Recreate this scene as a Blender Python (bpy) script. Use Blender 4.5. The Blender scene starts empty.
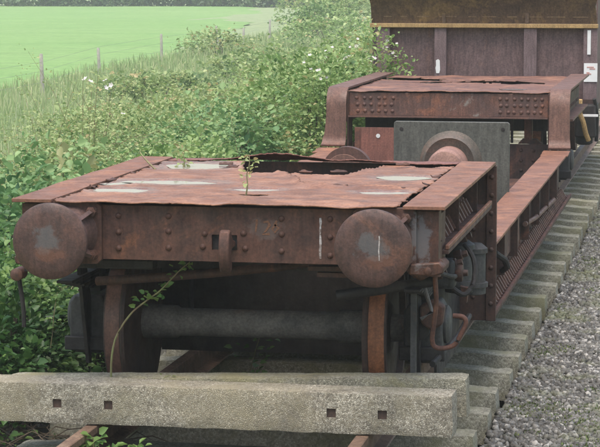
import bpy, math, random
import numpy as np
from mathutils import Vector, Matrix, noise
R = math.radians
random.seed(7); rng = np.random.default_rng(7)
scene = bpy.context.scene
col = scene.collection

# ------------------------------------------------------------------ camera, sky, sun, exposure
CAM = Vector((2.5731, -11.3471, 2.496)); YAW = 0.1821; PITCH = 0.1132; FPX = 2248.3
cam_d = bpy.data.cameras.new('camera'); cam = bpy.data.objects.new('camera', cam_d); col.objects.link(cam)
cam.location = CAM; cam.rotation_euler = (math.pi/2 - PITCH, 0, YAW)
cam_d.sensor_width = 36; cam_d.lens = FPX/600*36; cam_d.clip_start = 0.1; cam_d.clip_end = 3000
scene.camera = cam
SUN_EL, SUN_AZ = 73, -172          # overcast: a broad weak sun, high behind the camera and to its left
w = bpy.data.worlds.new('World'); scene.world = w; w.use_nodes = True
nt = w.node_tree; bg = nt.nodes['Background']; sky = nt.nodes.new('ShaderNodeTexSky')
sky.sky_type = 'NISHITA'; sky.sun_disc = False; sky.sun_elevation = R(SUN_EL); sky.sun_rotation = R(SUN_AZ)
sky.air_density = 1.6; sky.dust_density = 4.0; sky.ozone_density = 0.3
nt.links.new(sky.outputs[0], bg.inputs[0]); bg.inputs[1].default_value = 0.15
sl = bpy.data.lights.new('sun', 'SUN'); sl.energy = 1.5; sl.angle = R(50); sl.color = (1, .95, .88)
sun = bpy.data.objects.new('sun', sl); col.objects.link(sun)
az = R(SUN_AZ)
sdir = Vector((math.sin(az)*math.cos(R(SUN_EL)), math.cos(az)*math.cos(R(SUN_EL)), math.sin(R(SUN_EL))))
sun.rotation_euler = sdir.to_track_quat('Z', 'Y').to_euler()
scene.view_settings.view_transform = 'Standard'; scene.view_settings.look = 'None'
scene.view_settings.exposure = 0.82; scene.view_settings.gamma = 1
scene.cycles.volume_bounces = 1; scene.cycles.max_bounces = 5; scene.cycles.diffuse_bounces = 3; scene.cycles.glossy_bounces = 2; scene.cycles.transmission_bounces = 3; scene.cycles.transparent_max_bounces = 8
HAZE = 0.0010

# ------------------------------------------------------------------ helpers
ROOT = {}
def world_of(p): return ROOT.get(p.name, Vector((0, 0, 0))) if p else Vector((0, 0, 0))
def empty(name, loc, label, cat, group=None):
    o = bpy.data.objects.new(name, None); col.objects.link(o); o.location = loc; o.empty_display_size = .1
    ROOT[o.name] = Vector(loc); tag(o, label, cat, group); return o
def tag(o, label=None, cat=None, group=None, kind=None):
    if label: o['label'] = label
    if cat: o['category'] = cat
    if group: o['group'] = group
    if kind: o['kind'] = kind
    return o
class MB:
    def __init__(s): s.v = []; s.f = []
    def add(s, vs, fs):
        b = len(s.v); s.v += [tuple(p) for p in vs]; s.f += [tuple(i+b for i in f) for f in fs]; return s
    def box(s, x0, x1, y0, y1, z0, z1):
        return s.add([(x0,y0,z0),(x1,y0,z0),(x1,y1,z0),(x0,y1,z0),(x0,y0,z1),(x1,y0,z1),(x1,y1,z1),(x0,y1,z1)],
            [(0,3,2,1),(4,5,6,7),(0,1,5,4),(1,2,6,5),(2,3,7,6),(3,0,4,7)])
    def obox(s, c, size, rot):
        m = Matrix.Translation(c) @ rot.to_4x4(); h = Vector(size)/2
        vs = [m @ Vector((a*h.x, b*h.y, d*h.z)) for a, b, d in ((-1,-1,-1),(1,-1,-1),(1,1,-1),(-1,1,-1),(-1,-1,1),(1,-1,1),(1,1,1),(-1,1,1))]
        return s.add(vs, [(0,3,2,1),(4,5,6,7),(0,1,5,4),(1,2,6,5),(2,3,7,6),(3,0,4,7)])
    def lathe(s, c, axis, prof, n=24):
        """prof: list of (along, radius) round the axis through c"""
        a = Vector(axis).normalized(); q = a.to_track_quat('Z', 'Y'); c = Vector(c); vs = []; fs = []
        for t, r in prof:
            for k in range(n):
                g = 2*math.pi*k/n; vs.append(c + a*t + q @ Vector((r*math.cos(g), r*math.sin(g), 0)))
        for i in range(len(prof)-1):
            for k in range(n):
                fs.append((i*n+k, i*n+(k+1) % n, (i+1)*n+(k+1) % n, (i+1)*n+k))
        fs.append(tuple(range(n-1, -1, -1))); fs.append(tuple((len(prof)-1)*n+k for k in range(n)))
        return s.add(vs, fs)
    def tube(s, pts, r, n=10, sm=0):
        pts = [Vector(p) for p in pts]
        if sm:
            q = [pts[0]] + pts + [pts[-1]]; o = []
            for i in range(1, len(q)-2):
                for k in range(sm):
                    u = k/sm; a, b_, c, d = q[i-1:i+3]
                    o.append(.5*((2*b_) + (c-a)*u + (2*a-5*b_+4*c-d)*u*u + (3*b_-a-3*c+d)*u**3))
            pts = o + [pts[-1]]
        rs = r if isinstance(r, (list, tuple)) else [r]*len(pts); vs = []; fs = []
        up = Vector((.3, .2, 1)).normalized()
        for i, p in enumerate(pts):
            d = (pts[min(i+1, len(pts)-1)] - pts[max(i-1, 0)]).normalized()
            a = d.cross(up if abs(d.dot(up)) < .95 else Vector((1, 0, 0))).normalized(); b = d.cross(a)
            for k in range(n):
                g = 2*math.pi*k/n; vs.append(p + (a*math.cos(g) + b*math.sin(g))*rs[i])
        for i in range(len(pts)-1):
            for k in range(n): fs.append((i*n+k, i*n+(k+1) % n, (i+1)*n+(k+1) % n, (i+1)*n+k))
        fs.append(tuple(range(n-1, -1, -1))); fs.append(tuple((len(pts)-1)*n+k for k in range(n)))
        return s.add(vs, fs)
    def prism(s, poly, axis, t0, t1):
        """poly: 2-D outline; axis 'x': (y,z) extruded along x, 'y': (x,z), 'z': (x,y)"""
        n = len(poly); f = {'x': lambda p, t: (t, p[0], p[1]), 'y': lambda p, t: (p[0], t, p[1]), 'z': lambda p, t: (p[0], p[1], t)}[axis]
        vs = [f(p, t0) for p in poly] + [f(p, t1) for p in poly]
        fs = [tuple(range(n)), tuple(range(2*n-1, n-1, -1))] + [(i, i+n, (i+1) % n+n, (i+1) % n) for i in range(n)]
        return s.add(vs, fs)
    def dome(s, c, nrm, r, h=None, n=8):
        h = h or r*.65
        return s.lathe(c, nrm, [(-.004, r), (h*.35, r*.95), (h*.8, r*.6), (h, r*.15)], n)
    def build(s, name, mat, parent=None, bevel=0, smooth=35, seg=2):
        me = bpy.data.meshes.new(name); off = world_of(parent)
        me.from_pydata([(a-off.x, b-off.y, c-off.z) for a, b, c in s.v], [], s.f); me.validate()
        import bmesh
        bm = bmesh.new(); bm.from_mesh(me); bmesh.ops.recalc_face_normals(bm, faces=bm.faces); bm.to_mesh(me); bm.free()
        if smooth:
            me.shade_smooth(); me.set_sharp_from_angle(angle=R(smooth))
        o = bpy.data.objects.new(name, me); col.objects.link(o)
        if mat: me.materials.append(mat)
        if parent: o.parent = parent; ROOT[o.name] = off
        if bevel:
            m = o.modifiers.new('bevel', 'BEVEL'); m.width = bevel; m.segments = seg; m.limit_method = 'ANGLE'; m.angle_limit = R(40)
        return o
def put(mesh_obj, name, loc, parent, rot=None):
    """another piece sharing a mesh; loc in the world"""
    o = bpy.data.objects.new(name, mesh_obj.data); col.objects.link(o); off = world_of(parent)
    o.parent = parent; o.location = Vector(loc) - off; ROOT[o.name] = off
    if rot: o.rotation_euler = rot
    return o
def npmesh(name, V, F4, mat, parent=None, var=None, smooth=False):
    """V (n,3) float, F4 (m,4) int -> mesh object, fast"""
    me = bpy.data.meshes.new(name); off = world_of(parent)
    V = np.asarray(V, np.float32) - np.array(off, np.float32); F4 = np.asarray(F4, np.int32); k = F4.shape[1]
    me.vertices.add(len(V)); me.vertices.foreach_set('co', V.ravel())
    me.loops.add(F4.size); me.loops.foreach_set('vertex_index', F4.ravel())
    me.polygons.add(len(F4)); me.polygons.foreach_set('loop_start', np.arange(0, F4.size, k, dtype=np.int32))
    me.update(calc_edges=True)
    if var is not None:
        a = me.attributes.new('var', 'FLOAT', 'FACE'); a.data.foreach_set('value', np.asarray(var, np.float32))
    if smooth: me.shade_smooth()
    me.materials.append(mat)
    o = bpy.data.objects.new(name, me); col.objects.link(o)
    if parent: o.parent = parent; ROOT[o.name] = off
    return o
def fbm(x, y, z=0., s=1., o=4): return noise.fractal(Vector((x*s, y*s, z*s)), 1.0, 2.0, o)

# ------------------------------------------------------------------ materials
def newmat(name):
    m = bpy.data.materials.new(name); m.use_nodes = True; return m, m.node_tree, m.node_tree.nodes['Principled BSDF']
def nd(t, typ, **k):
    n = t.nodes.new(typ)
    for a, b in k.items():
        if a.startswith('i_'): n.inputs[int(a[2:])].default_value = b
        else: setattr(n, a, b)
    return n
def ntex(t, scale, detail=6, rough=.6, vec=None, dist=0):
    n = nd(t, 'ShaderNodeTexNoise'); n.inputs['Scale'].default_value = scale; n.inputs['Detail'].default_value = detail
    n.inputs['Roughness'].default_value = rough; n.inputs['Distortion'].default_value = dist
    if vec: t.links.new(vec, n.inputs['Vector'])
    return n.outputs[0]
def ramp(t, fac, stops, interp='LINEAR'):
    n = nd(t, 'ShaderNodeValToRGB'); n.color_ramp.interpolation = interp; e = n.color_ramp.elements
    while len(e) < len(stops): e.new(.5)
    for i, (p, c) in enumerate(stops):
        e[i].position = p; e[i].color = (*c, 1) if isinstance(c, tuple) else (c, c, c, 1)
    t.links.new(fac, n.inputs[0]); return n.outputs[0]
def mixc(t, fac, a, b, mode='MIX'):
    n = nd(t, 'ShaderNodeMix', data_type='RGBA', blend_type=mode)
    for s, v in ((n.inputs[0], fac), (n.inputs[6], a), (n.inputs[7], b)):
        if hasattr(v, 'is_linked'): t.links.new(v, s)
        elif isinstance(v, tuple): s.default_value = (*v, 1)
        else: s.default_value = v
    return n.outputs[2]
def ramp_hi(t, fac, a, b_, amt):
    n = nd(t, 'ShaderNodeMapRange'); n.inputs[1].default_value = a; n.inputs[2].default_value = b_; n.inputs[3].default_value = amt; n.inputs[4].default_value = 0
    t.links.new(fac, n.inputs[0]); return n.outputs[0]
def coords(t, scale=(1, 1, 1)):
    c = nd(t, 'ShaderNodeTexCoord'); m = nd(t, 'ShaderNodeMapping'); m.inputs['Scale'].default_value = scale
    t.links.new(c.outputs['Object'], m.inputs[0]); return m.outputs[0]
def rust(name, dark, mid, hot, hot_amt=.5, rough=(.55, .8), paint=None, paint_amt=.6, streak=True, bump=.35, scale=1.0, spec=.5, spots=(), wet=False):
    m, t, b = newmat(name); v = coords(t); vs = coords(t, (6, 6, .8))
    base = mixc(t, ramp(t, ntex(t, 5*scale, 8, .65, v, .4), [(.35, 0.), (.65, 1.)]), dark, mid)
    hotf = ramp(t, ntex(t, 3.1*scale, 9, .7, v, .8), [(hot_amt, 0.), (hot_amt+.16, 1.)])
    base = mixc(t, hotf, base, hot)
    fine = ntex(t, 70*scale, 6, .7, v)
    base = mixc(t, .65, base, ramp(t, fine, [(.3, .35), (.5, .9), (.7, 1.5)]), 'MULTIPLY')
    if streak:
        st = ramp(t, ntex(t, 7, 5, .6, vs), [(.35, .62), (.55, 1.0), (.7, 1.25)])
        base = mixc(t, .7, base, st, 'MULTIPLY')
    if paint:
        pf = ramp(t, ntex(t, 4.2, 9, .72, v, .3), [(paint_amt, 0.), (paint_amt+.06, 1.)])
        base = mixc(t, pf, base, paint)
    for (sx_, sy_, sz_), (rx_, ry_, rz_), pc, amt in spots:      # worn patches of old paint, ragged by noise
        mp = nd(t, 'ShaderNodeMapping', vector_type='TEXTURE'); mp.inputs['Location'].default_value = (sx_, sy_, sz_); mp.inputs['Scale'].default_value = (rx_, ry_, rz_)
        t.links.new(v, mp.inputs[0]); ln = nd(t, 'ShaderNodeVectorMath', operation='LENGTH'); t.links.new(mp.outputs[0], ln.inputs[0])
        ad = nd(t, 'ShaderNodeMath', operation='MULTIPLY_ADD'); t.links.new(ntex(t, 16, 9, .72, v, .3), ad.inputs[0]); ad.inputs[1].default_value = 3.4; t.links.new(ln.outputs['Value'], ad.inputs[2])
        base = mixc(t, ramp(t, ad.outputs[0], [(0, amt), (.0, amt)]) if False else ramp_hi(t, ad.outputs[0], 2.35, 2.75, amt), base, pc)
    t.links.new(base, b.inputs['Base Color'])
    rg = ramp(t, ntex(t, 9*scale, 6, .6, v), [(.35, rough[0]), (.65, rough[1])])
    if wet:                                                       # damp steel round the puddles
        for cx_, cy_, rx_, ry_ in PUD:
            mp = nd(t, 'ShaderNodeMapping', vector_type='TEXTURE'); mp.inputs['Location'].default_value = (cx_, cy_-6, 1.24); mp.inputs['Scale'].default_value = (rx_*1.25, ry_*1.5, 1)
            t.links.new(v, mp.inputs[0]); ln = nd(t, 'ShaderNodeVectorMath', operation='LENGTH'); t.links.new(mp.outputs[0], ln.inputs[0])
            ad = nd(t, 'ShaderNodeMath', operation='MULTIPLY_ADD'); t.links.new(ntex(t, 12, 8, .7, v), ad.inputs[0]); ad.inputs[1].default_value = 1.2; t.links.new(ln.outputs['Value'], ad.inputs[2])
            rg = mixc(t, ramp_hi(t, ad.outputs[0], 1.3, 1.9, .9), rg, (.16, .16, .16))
    t.links.new(rg, b.inputs['Roughness'])
    b.inputs['Specular IOR Level'].default_value = spec
    bp = nd(t, 'ShaderNodeBump'); bp.inputs['Strength'].default_value = bump; bp.inputs['Distance'].default_value = .006
    t.links.new(ntex(t, 45*scale, 8, .75, v), bp.inputs['Height']); t.links.new(bp.outputs[0], b.inputs['Normal'])
    return m
PUD = [(-.74,.99,.18,.12),(-.60,1.52,.32,.13),(-.86,1.38,.10,.09),(-.66,2.62,.22,.24),(.02,1.17,.14,.08),(.76,1.12,.15,.10),(.72,2.2,.17,.14)]
M = {}
M['head'] = rust('rust_headstock', (.054,.025,.018), (.115,.050,.032), (.20,.08,.038), .55, spots=[((1.055, -5.55, 1.06), (.055, 1, .14), (.15,.145,.15), .75), ((.22, -5.55, 1.10), (.10, 1, .07), (.14,.11,.095), .4)])
M['deck'] = rust('rust_deck_sheet', (.15,.068,.042), (.275,.127,.075), (.36,.177,.105), .49, (.45, .72), streak=False, bump=.6, spec=.45, wet=True)
M['fardeck'] = rust('rust_far_deck_sheet', (.10,.046,.032), (.22,.10,.064), (.31,.145,.085), .50, (.45,.75), streak=False, bump=.5)
M['edge'] = rust('rust_flange_plate', (.15,.068,.043), (.245,.112,.069), (.31,.142,.08), .52, (.5, .75), streak=False, bump=.3, spec=.4)
M['girder'] = rust('rust_girder', (.042,.021,.017), (.09,.041,.028), (.18,.07,.037), .55)
M['portal'] = rust('rust_portal', (.125,.064,.048), (.18,.09,.066), (.22,.10,.065), .58, (.5, .75), paint=None)
M['beam'] = rust('rust_cross_beam', (.085,.048,.042), (.15,.07,.05), (.25,.10,.055), .52, paint=(.20,.17,.15), paint_amt=.62)
M['buffer'] = rust('rust_buffer', (.075,.043,.038), (.12,.065,.054), (.16,.08,.055), .58, (.5,.7), bump=.2)
for nm, cx_, q in (('buffer_left', -.8635, 1.0), ('buffer_right', .8635, 1.0)):
    M[nm] = rust('rust_'+nm, (.055,.029,.024), (.102,.050,.038), (.15,.066,.040), .54, (.45,.75), bump=.5,
        spots=[((cx_-.005, -6.01, 1.075), (.085, 1, .075), (.10,.105,.108), .6), ((cx_+(.0 if cx_ < 0 else .03), -6.01, .99), (.10, 1, .04), (.21,.085,.045), .35)])
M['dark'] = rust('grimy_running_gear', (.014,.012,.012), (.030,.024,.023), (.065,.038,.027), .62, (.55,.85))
M['railsteel'] = rust('rusty_rail', (.12,.07,.045), (.20,.125,.085), (.27,.18,.12), .52)
M['castiron'] = rust('grey_grimy_casting', (.030,.030,.031), (.062,.060,.06), (.09,.06,.045), .60, (.5,.8))
M['axlesteel'] = rust('grimy_axle', (.07,.066,.064), (.17,.152,.14), (.17,.10,.07), .54, (.6,.85), streak=False)
M['tread'] = rust('rusty_wheel_tread', (.17,.062,.027), (.26,.095,.038), (.34,.14,.06), .55, (.5,.75), bump=.2)
M['tread2'] = rust('brown_wheel_tread', (.10,.048,.036), (.15,.07,.05), (.20,.085,.05), .58, (.5,.75), bump=.2)
M['wheel'] = rust('rusty_wheel_side', (.07,.035,.028), (.12,.055,.04), (.17,.07,.04), .55)
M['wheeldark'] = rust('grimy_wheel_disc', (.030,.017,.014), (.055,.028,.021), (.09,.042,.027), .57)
M['orange'] = rust('orange_rust_pipe', (.07,.030,.022), (.13,.052,.034), (.22,.088,.05), .52)
M['greypl'] = rust('grey_painted_steel', (.072,.072,.062), (.098,.097,.084), (.14,.10,.078), .62, (.55,.75), bump=.15)
M['boss'] = rust('rusty_boss', (.23,.125,.10), (.33,.19,.155), (.36,.20,.15), .55, (.5,.7), streak=False, bump=.2)
M['bossrim'] = rust('grey_brown_rim', (.075,.068,.058), (.11,.088,.072), (.17,.11,.085), .52, (.5,.7), streak=False, bump=.2)
M['plate2'] = rust('rust_red_sheet', (.17,.068,.050), (.23,.088,.064), (.33,.13,.07), .62, (.55,.75), paint=None)
M['purple'] = rust('faded_maroon_paint', (.125,.076,.074), (.17,.107,.103), (.21,.11,.08), .57, (.6,.8), bump=.12, scale=.8)
M['stanch'] = rust('faded_maroon_stanchion', (.15,.10,.102), (.195,.132,.134), (.19,.11,.09), .64, (.6,.8), bump=.1)
M['ochre'] = rust('weathered_yellow_paint', (.36,.22,.09), (.46,.30,.13), (.25,.13,.06), .62, (.6,.8), bump=.1)
M['hopper'] = rust('brown_rust_hopper', (.085,.052,.036), (.15,.09,.052), (.26,.16,.065), .50, (.6,.85), bump=.2, scale=.7)
M['hopper2'] = rust('ochre_stain', (.17,.105,.055), (.24,.15,.075), (.15,.09,.05), .5, (.6,.85), bump=.1)
M['bluegrey'] = rust('worn_grey_paint', (.13,.125,.128), (.165,.15,.148), (.15,.09,.07), .56, (.5,.7), bump=.15)

def plain(name, c, rough=.7, c2=None, scale=20, bump=0):
    m, t, b = newmat(name); v = coords(t)
    c2 = c2 or tuple(x*.7 for x in c)
    t.links.new(mixc(t, ramp(t, ntex(t, scale, 6, .65, v), [(.35, 0.), (.65, 1.)]), c2, c), b.inputs['Base Color'])
    b.inputs['Roughness'].default_value = rough
    if bump:
        bp = nd(t, 'ShaderNodeBump'); bp.inputs['Strength'].default_value = bump; bp.inputs['Distance'].default_value = .01
        t.links.new(ntex(t, scale*2, 6, .7, v), bp.inputs['Height']); t.links.new(bp.outputs[0], b.inputs['Normal'])
    return m
M['white'] = plain('white_paint', (.72,.72,.70), .6, (.55,.54,.52), 60)
M['card'] = plain('white_label_card', (.78,.77,.76), .6, (.70,.69,.68), 8)
M['redprint'] = plain('faded_red_print', (.62,.32,.28), .7)
M['chalk'] = plain('white_drip', (.55,.52,.50), .8, (.16,.11,.09), 70)
M['scrawl'] = plain('orange_scrawl', (.22,.10,.048), .8, (.11,.052,.034), 100)
M['soil'] = plain('dark_soil', (.05,.042,.033), .95, (.022,.02,.016), 9, .6)
M['bark'] = plain('bark', (.10,.08,.06), .9, (.05,.04,.03), 14, .5)
M['cane'] = plain('green_cane', (.22,.25,.10), .7, (.17,.12,.07), 12)
M['drystem'] = plain('dry_stem', (.15,.115,.08), .9, (.07,.055,.04), 20)
M['postwood'] = plain('weathered_post', (.42,.39,.34), .9, (.30,.28,.24), 12, .4)
M['wire'] = plain('fence_wire', (.2,.2,.2), .6)

def concrete(name, moss, dark, light, pebble, peb_c, relief=1.0):
    m, t, b = newmat(name); v = coords(t)
    vo = nd(t, 'ShaderNodeTexVoronoi'); vo.inputs['Scale'].default_value = pebble; vo.inputs['Randomness'].default_value = 1
    t.links.new(v, vo.inputs['Vector'])
    vd = nd(t, 'ShaderNodeTexVoronoi', feature='DISTANCE_TO_EDGE'); vd.inputs['Scale'].default_value = pebble
    t.links.new(v, vd.inputs['Vector'])
    hsv = nd(t, 'ShaderNodeRGBToBW'); t.links.new(vo.outputs['Color'], hsv.inputs[0])
    stone = ramp(t, hsv.outputs[0], [(.2, dark), (.5, light), (.8, peb_c)])
    base = mixc(t, ramp(t, vd.outputs['Distance'], [(.0, .45), (.10, 1.)]), tuple(x*.6 for x in dark), stone)
    base = mixc(t, .8, base, ramp(t, ntex(t, 55, 6, .8, v), [(.36, .45), (.5, 1.), (.64, 1.35)]), 'MULTIPLY')
    base = mixc(t, .6, base, ramp(t, ntex(t, 6, 7, .65, v, .3), [(.3, .55), (.7, 1.35)]), 'MULTIPLY')
    base = mixc(t, ramp(t, ntex(t, 3.4, 9, .7, v, 1.2), [(.52, 0.), (.66, .55)]), base, tuple(x*.42 for x in dark))
    oi = nd(t, 'ShaderNodeObjectInfo'); va = nd(t, 'ShaderNodeVectorMath', operation='ADD'); t.links.new(v, va.inputs[0]); t.links.new(oi.outputs['Location'], va.inputs[1])
    mf = ramp(t, ntex(t, 2.3, 8, .7, va.outputs[0], .5), [(.46, 0.), (.64, .85)])
    base = mixc(t, mf, base, moss)
    t.links.new(base, b.inputs['Base Color']); b.inputs['Roughness'].default_value = .9
    bp = nd(t, 'ShaderNodeBump'); bp.inputs['Strength'].default_value = .8*relief; bp.inputs['Distance'].default_value = .006
    t.links.new(ramp(t, vd.outputs['Distance'], [(0, 0.), (.2, 1.)]), bp.inputs['Height'])
    b2 = nd(t, 'ShaderNodeBump'); b2.inputs['Strength'].default_value = .5*relief; b2.inputs['Distance'].default_value = .01
    t.links.new(ntex(t, 30, 8, .7, v), b2.inputs['Height']); t.links.new(bp.outputs[0], b2.inputs['Normal']); t.links.new(b2.outputs[0], b.inputs['Normal'])
    return m
M['agg'] = concrete('exposed_aggregate_concrete', (.37,.325,.22), (.30,.265,.20), (.46,.415,.325), 120, (.60,.55,.45))
M['agg2'] = concrete('mossy_concrete', (.40,.355,.19), (.31,.285,.21), (.42,.385,.29), 110, (.50,.465,.36))
M['slp'] = concrete('damp_concrete', (.19,.185,.10), (.24,.225,.17), (.32,.30,.235), 90, (.40,.38,.30), .45)

M['socket'] = plain('rusty_socket', (.10,.06,.045), .9, (.05,.035,.03), 60)
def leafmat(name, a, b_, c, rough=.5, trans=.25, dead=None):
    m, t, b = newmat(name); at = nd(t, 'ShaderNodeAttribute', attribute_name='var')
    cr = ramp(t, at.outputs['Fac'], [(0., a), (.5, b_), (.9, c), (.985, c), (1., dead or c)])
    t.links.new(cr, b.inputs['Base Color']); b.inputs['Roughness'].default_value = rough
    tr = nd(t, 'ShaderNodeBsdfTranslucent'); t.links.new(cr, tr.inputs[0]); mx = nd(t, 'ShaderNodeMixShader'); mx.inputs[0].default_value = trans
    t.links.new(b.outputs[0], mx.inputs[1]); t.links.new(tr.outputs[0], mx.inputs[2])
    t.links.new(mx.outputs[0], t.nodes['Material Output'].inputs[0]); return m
M['leaf'] = leafmat('bramble_leaf', (.075,.155,.04), (.22,.345,.105), (.40,.50,.20), .40, .38, (.40,.36,.16))
M['leafb'] = leafmat('nettle_leaf', (.05,.125,.045), (.14,.27,.095), (.29,.42,.17), .5, .35, (.33,.34,.15))
M['leafd'] = leafmat('ivy_leaf', (.03,.085,.025), (.09,.19,.05), (.22,.34,.10), .45, .4)
M['rose'] = leafmat('rose_leaf', (.10,.18,.055), (.27,.37,.13), (.45,.50,.22), .40, .38, (.44,.36,.17))
M['grass'] = leafmat('rough_grass_blade', (.20,.30,.11), (.31,.40,.17), (.48,.48,.27), .7, .35)
M['fgrass'] = leafmat('pasture_blade', (.195,.32,.11), (.215,.34,.12), (.235,.36,.13), .7, .2)
M['moss'] = leafmat('ballast_weed', (.07,.11,.03), (.12,.16,.05), (.18,.19,.08), .8, .1)
M['treeleaf'] = leafmat('tree_leaf', (.04,.085,.035), (.075,.13,.05), (.12,.18,.07))
M['petal'] = plain('white_petal', (.66,.64,.61), .7, (.58,.50,.50), 30)
# ballast stones: colour by the face attribute
def stonemat():
    m, t, b = newmat('ballast_stone'); at = nd(t, 'ShaderNodeAttribute', attribute_name='var'); v = coords(t)
    c = ramp(t, at.outputs['Fac'], [(0, (.05,.046,.041)), (.45, (.10,.095,.086)), (.78, (.155,.147,.134)), (.92, (.25,.24,.22)), (1, (.40,.38,.35))])
    c = mixc(t, .6, c, ramp(t, ntex(t, 90, 5, .6, v), [(.3, .6), (.7, 1.3)]), 'MULTIPLY')
    c = mixc(t, ramp(t, ntex(t, 1.6, 6, .65, v), [(.50, 0.), (.66, .75)]), c, (.125,.135,.065))
    t.links.new(c, b.inputs['Base Color']); b.inputs['Roughness'].default_value = .75; return m
M['stone'] = stonemat()
def groundmat():
    m, t, b = newmat('ground_cover'); v = coords(t)
    c = mixc(t, ramp(t, ntex(t, 1.3, 9, .7, v), [(.35, 0.), (.65, 1.)]), (.26,.33,.16), (.38,.44,.23))
    c = mixc(t, ramp(t, ntex(t, 9, 8, .75, v), [(.3, 0.), (.7, 1.)]), mixc(t, .5, c, (.06,.09,.035)), c)
    t.links.new(c, b.inputs['Base Color']); b.inputs['Roughness'].default_value = .95
    bp = nd(t, 'ShaderNodeBump'); bp.inputs['Strength'].default_value = .8; bp.inputs['Distance'].default_value = .08
    t.links.new(ntex(t, 12, 8, .75, v), bp.inputs['Height']); t.links.new(bp.outputs[0], b.inputs['Normal']); return m
def fieldmat():
    m, t, b = newmat('pasture'); v = coords(t); v2 = coords(t, (.06, .2, 1))
    c = mixc(t, ramp(t, ntex(t, 1., 6, .6, v2), [(.35, 0.), (.65, 1.)]), (.15,.285,.075), (.20,.335,.10))
    c = mixc(t, ramp(t, ntex(t, .8, 9, .75, v), [(.35, 0.), (.7, 1.)]), c, (.20,.32,.10))
    c = mixc(t, ramp(t, ntex(t, .035, 5, .6, v), [(.42, 0.), (.62, .7)]), c, (.235,.345,.12))
    c = mixc(t, ramp(t, ntex(t, 2.5, 9, .85, v), [(.42, 0.), (.62, .75)]), c, (.105,.21,.05))
    c = mixc(t, .8, c, ramp(t, ntex(t, 1., 8, .75, coords(t, (.25, 1.6, 1))), [(.32, .72), (.5, 1.), (.7, 1.22)]), 'MULTIPLY')
    t.links.new(c, b.inputs['Base Color']); b.inputs['Roughness'].default_value = .95
    bp = nd(t, 'ShaderNodeBump'); bp.inputs['Strength'].default_value = .6; bp.inputs['Distance'].default_value = .05
    t.links.new(ntex(t, 6, 8, .75, v), bp.inputs['Height']); t.links.new(bp.outputs[0], b.inputs['Normal']); return m
M['ground'] = groundmat(); M['field'] = fieldmat()
m, t, b = newmat('rain_water'); b.inputs['Base Color'].default_value = (.30,.27,.25,1); b.inputs['Roughness'].default_value = .06
b.inputs['IOR'].default_value = 1.33; b.inputs['Specular IOR Level'].default_value = .6
bp = nd(t, 'ShaderNodeBump'); bp.inputs['Strength'].default_value = .05; t.links.new(ntex(t, 30, 3, .5, coords(t)), bp.inputs['Height']); t.links.new(bp.outputs[0], b.inputs['Normal'])
M['water'] = m

# ------------------------------------------------------------------ setting: ground, field, ballast, track
def gz(x, y):
    """ground height: track formation, then a fall to the rough grass on the left"""
    if -1.62 < x < 3.7: z = -.62
    elif x > -1.8: z = -.42
    elif x > -6: u = (-1.8-x)/4.2; u = u*u*(3-2*u); z = -.40 - .62*u
    else: z = -1.02
    if x < -1.9: z += .10*fbm(x, y, 0, .35, 3)*min(1, (-1.9-x))
    return z
def sheet_grid(name, xs, ys, zf, mat, **kw):
    V = [(x, y, zf(x, y)) for y in ys for x in xs]; nx = len(xs)
    F = [(j*nx+i, j*nx+i+1, (j+1)*nx+i+1, (j+1)*nx+i) for j in range(len(ys)-1) for i in range(nx-1)]
    return npmesh(name, V, F, mat, smooth=True, **kw)
xs = [-900, -400, -200, -100, -60] + list(np.arange(-40, -12, 1.5)) + list(np.arange(-12, 5, .35)) + [6, 9, 15, 40, 120, 900]
ys = [-60, -30, -15, -8] + list(np.arange(-5, 40, .5)) + list(np.arange(40, 120, 3)) + [125, 150, 190, 260, 400, 800, 1400]
tag(sheet_grid('ground', xs, ys, gz, M['ground']), 'rough pale green grassy ground beside the railway track', kind='structure')
posts = [(-15.0, 34.5), (-15.41, 47.64), (-17.1, 59.5), (-17.75, 70.5), (-17.16, 77.5), (-17.57, 84.5), (-18.3, 94), (-18.9, 104), (-22.5, 133.3), (-24.6, 155)]
line = [(-15.6, 20), (-16.6, 47.5), (-16.5, 53), (-17.0, 63), (-17.6, 76), (-20.6, 94.7), (-24.1, 116), (-29.6, 148), (-34.4, 176), (-36, 186)]
mb = MB(); poly = line + [(-300, 186), (-300, 20)]
fv = []; ny = 60
for j in range(ny+1):
    y = 20 + 166*j/ny
    k = max(i for i in range(len(line)-1) if line[i][1] <= y+1e-6); a, b2 = line[k], line[k+1]
    xe = a[0] + (b2[0]-a[0])*(y-a[1])/(b2[1]-a[1]) - .2 + .8*fbm(y, 3, 0, .4)
    for u in (0, .01, .03, .08, .2, .5, 1):
        x = xe + (-300-xe)*u; fv.append((x, y, -.93 + .12*fbm(x, y, 0, .05, 3) + (0 if u else -.12)))
ff = [(j*7+i, (j+1)*7+i, (j+1)*7+i+1, j*7+i+1) for j in range(ny) for i in range(6)]
tag(npmesh('field', fv, [f[::-1] for f in ff], M['field'], smooth=True), 'bright green pasture beyond the fence', kind='structure')
# ballast bed
bx = [-2.0, -1.7, -1.45, -1.3, -1, -.5, 0, .5, 1, 1.25, 1.34, 1.5, 1.8, 2.2, 2.6, 3.0, 3.6, 4.0]
def bz(x, y):
    base = -.43 if abs(x) < 1.29 else (-.285 if x > 0 else -.32)
    if x > 3: base -= .1*(x-3)
    if x < -1.6: base = -.37 - .12*(-1.6-x)
    return base + .025*fbm(x, y, 0, 1.1, 3)
ball = sheet_grid('ballast_bed', bx, list(np.arange(-6, 46, .25)), bz, plain('ballast_fines', (.10,.095,.08), .95, (.045,.042,.036), 40, .8))
tag(ball, 'dirty ballast bed under and beside the track', kind='structure')
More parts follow.
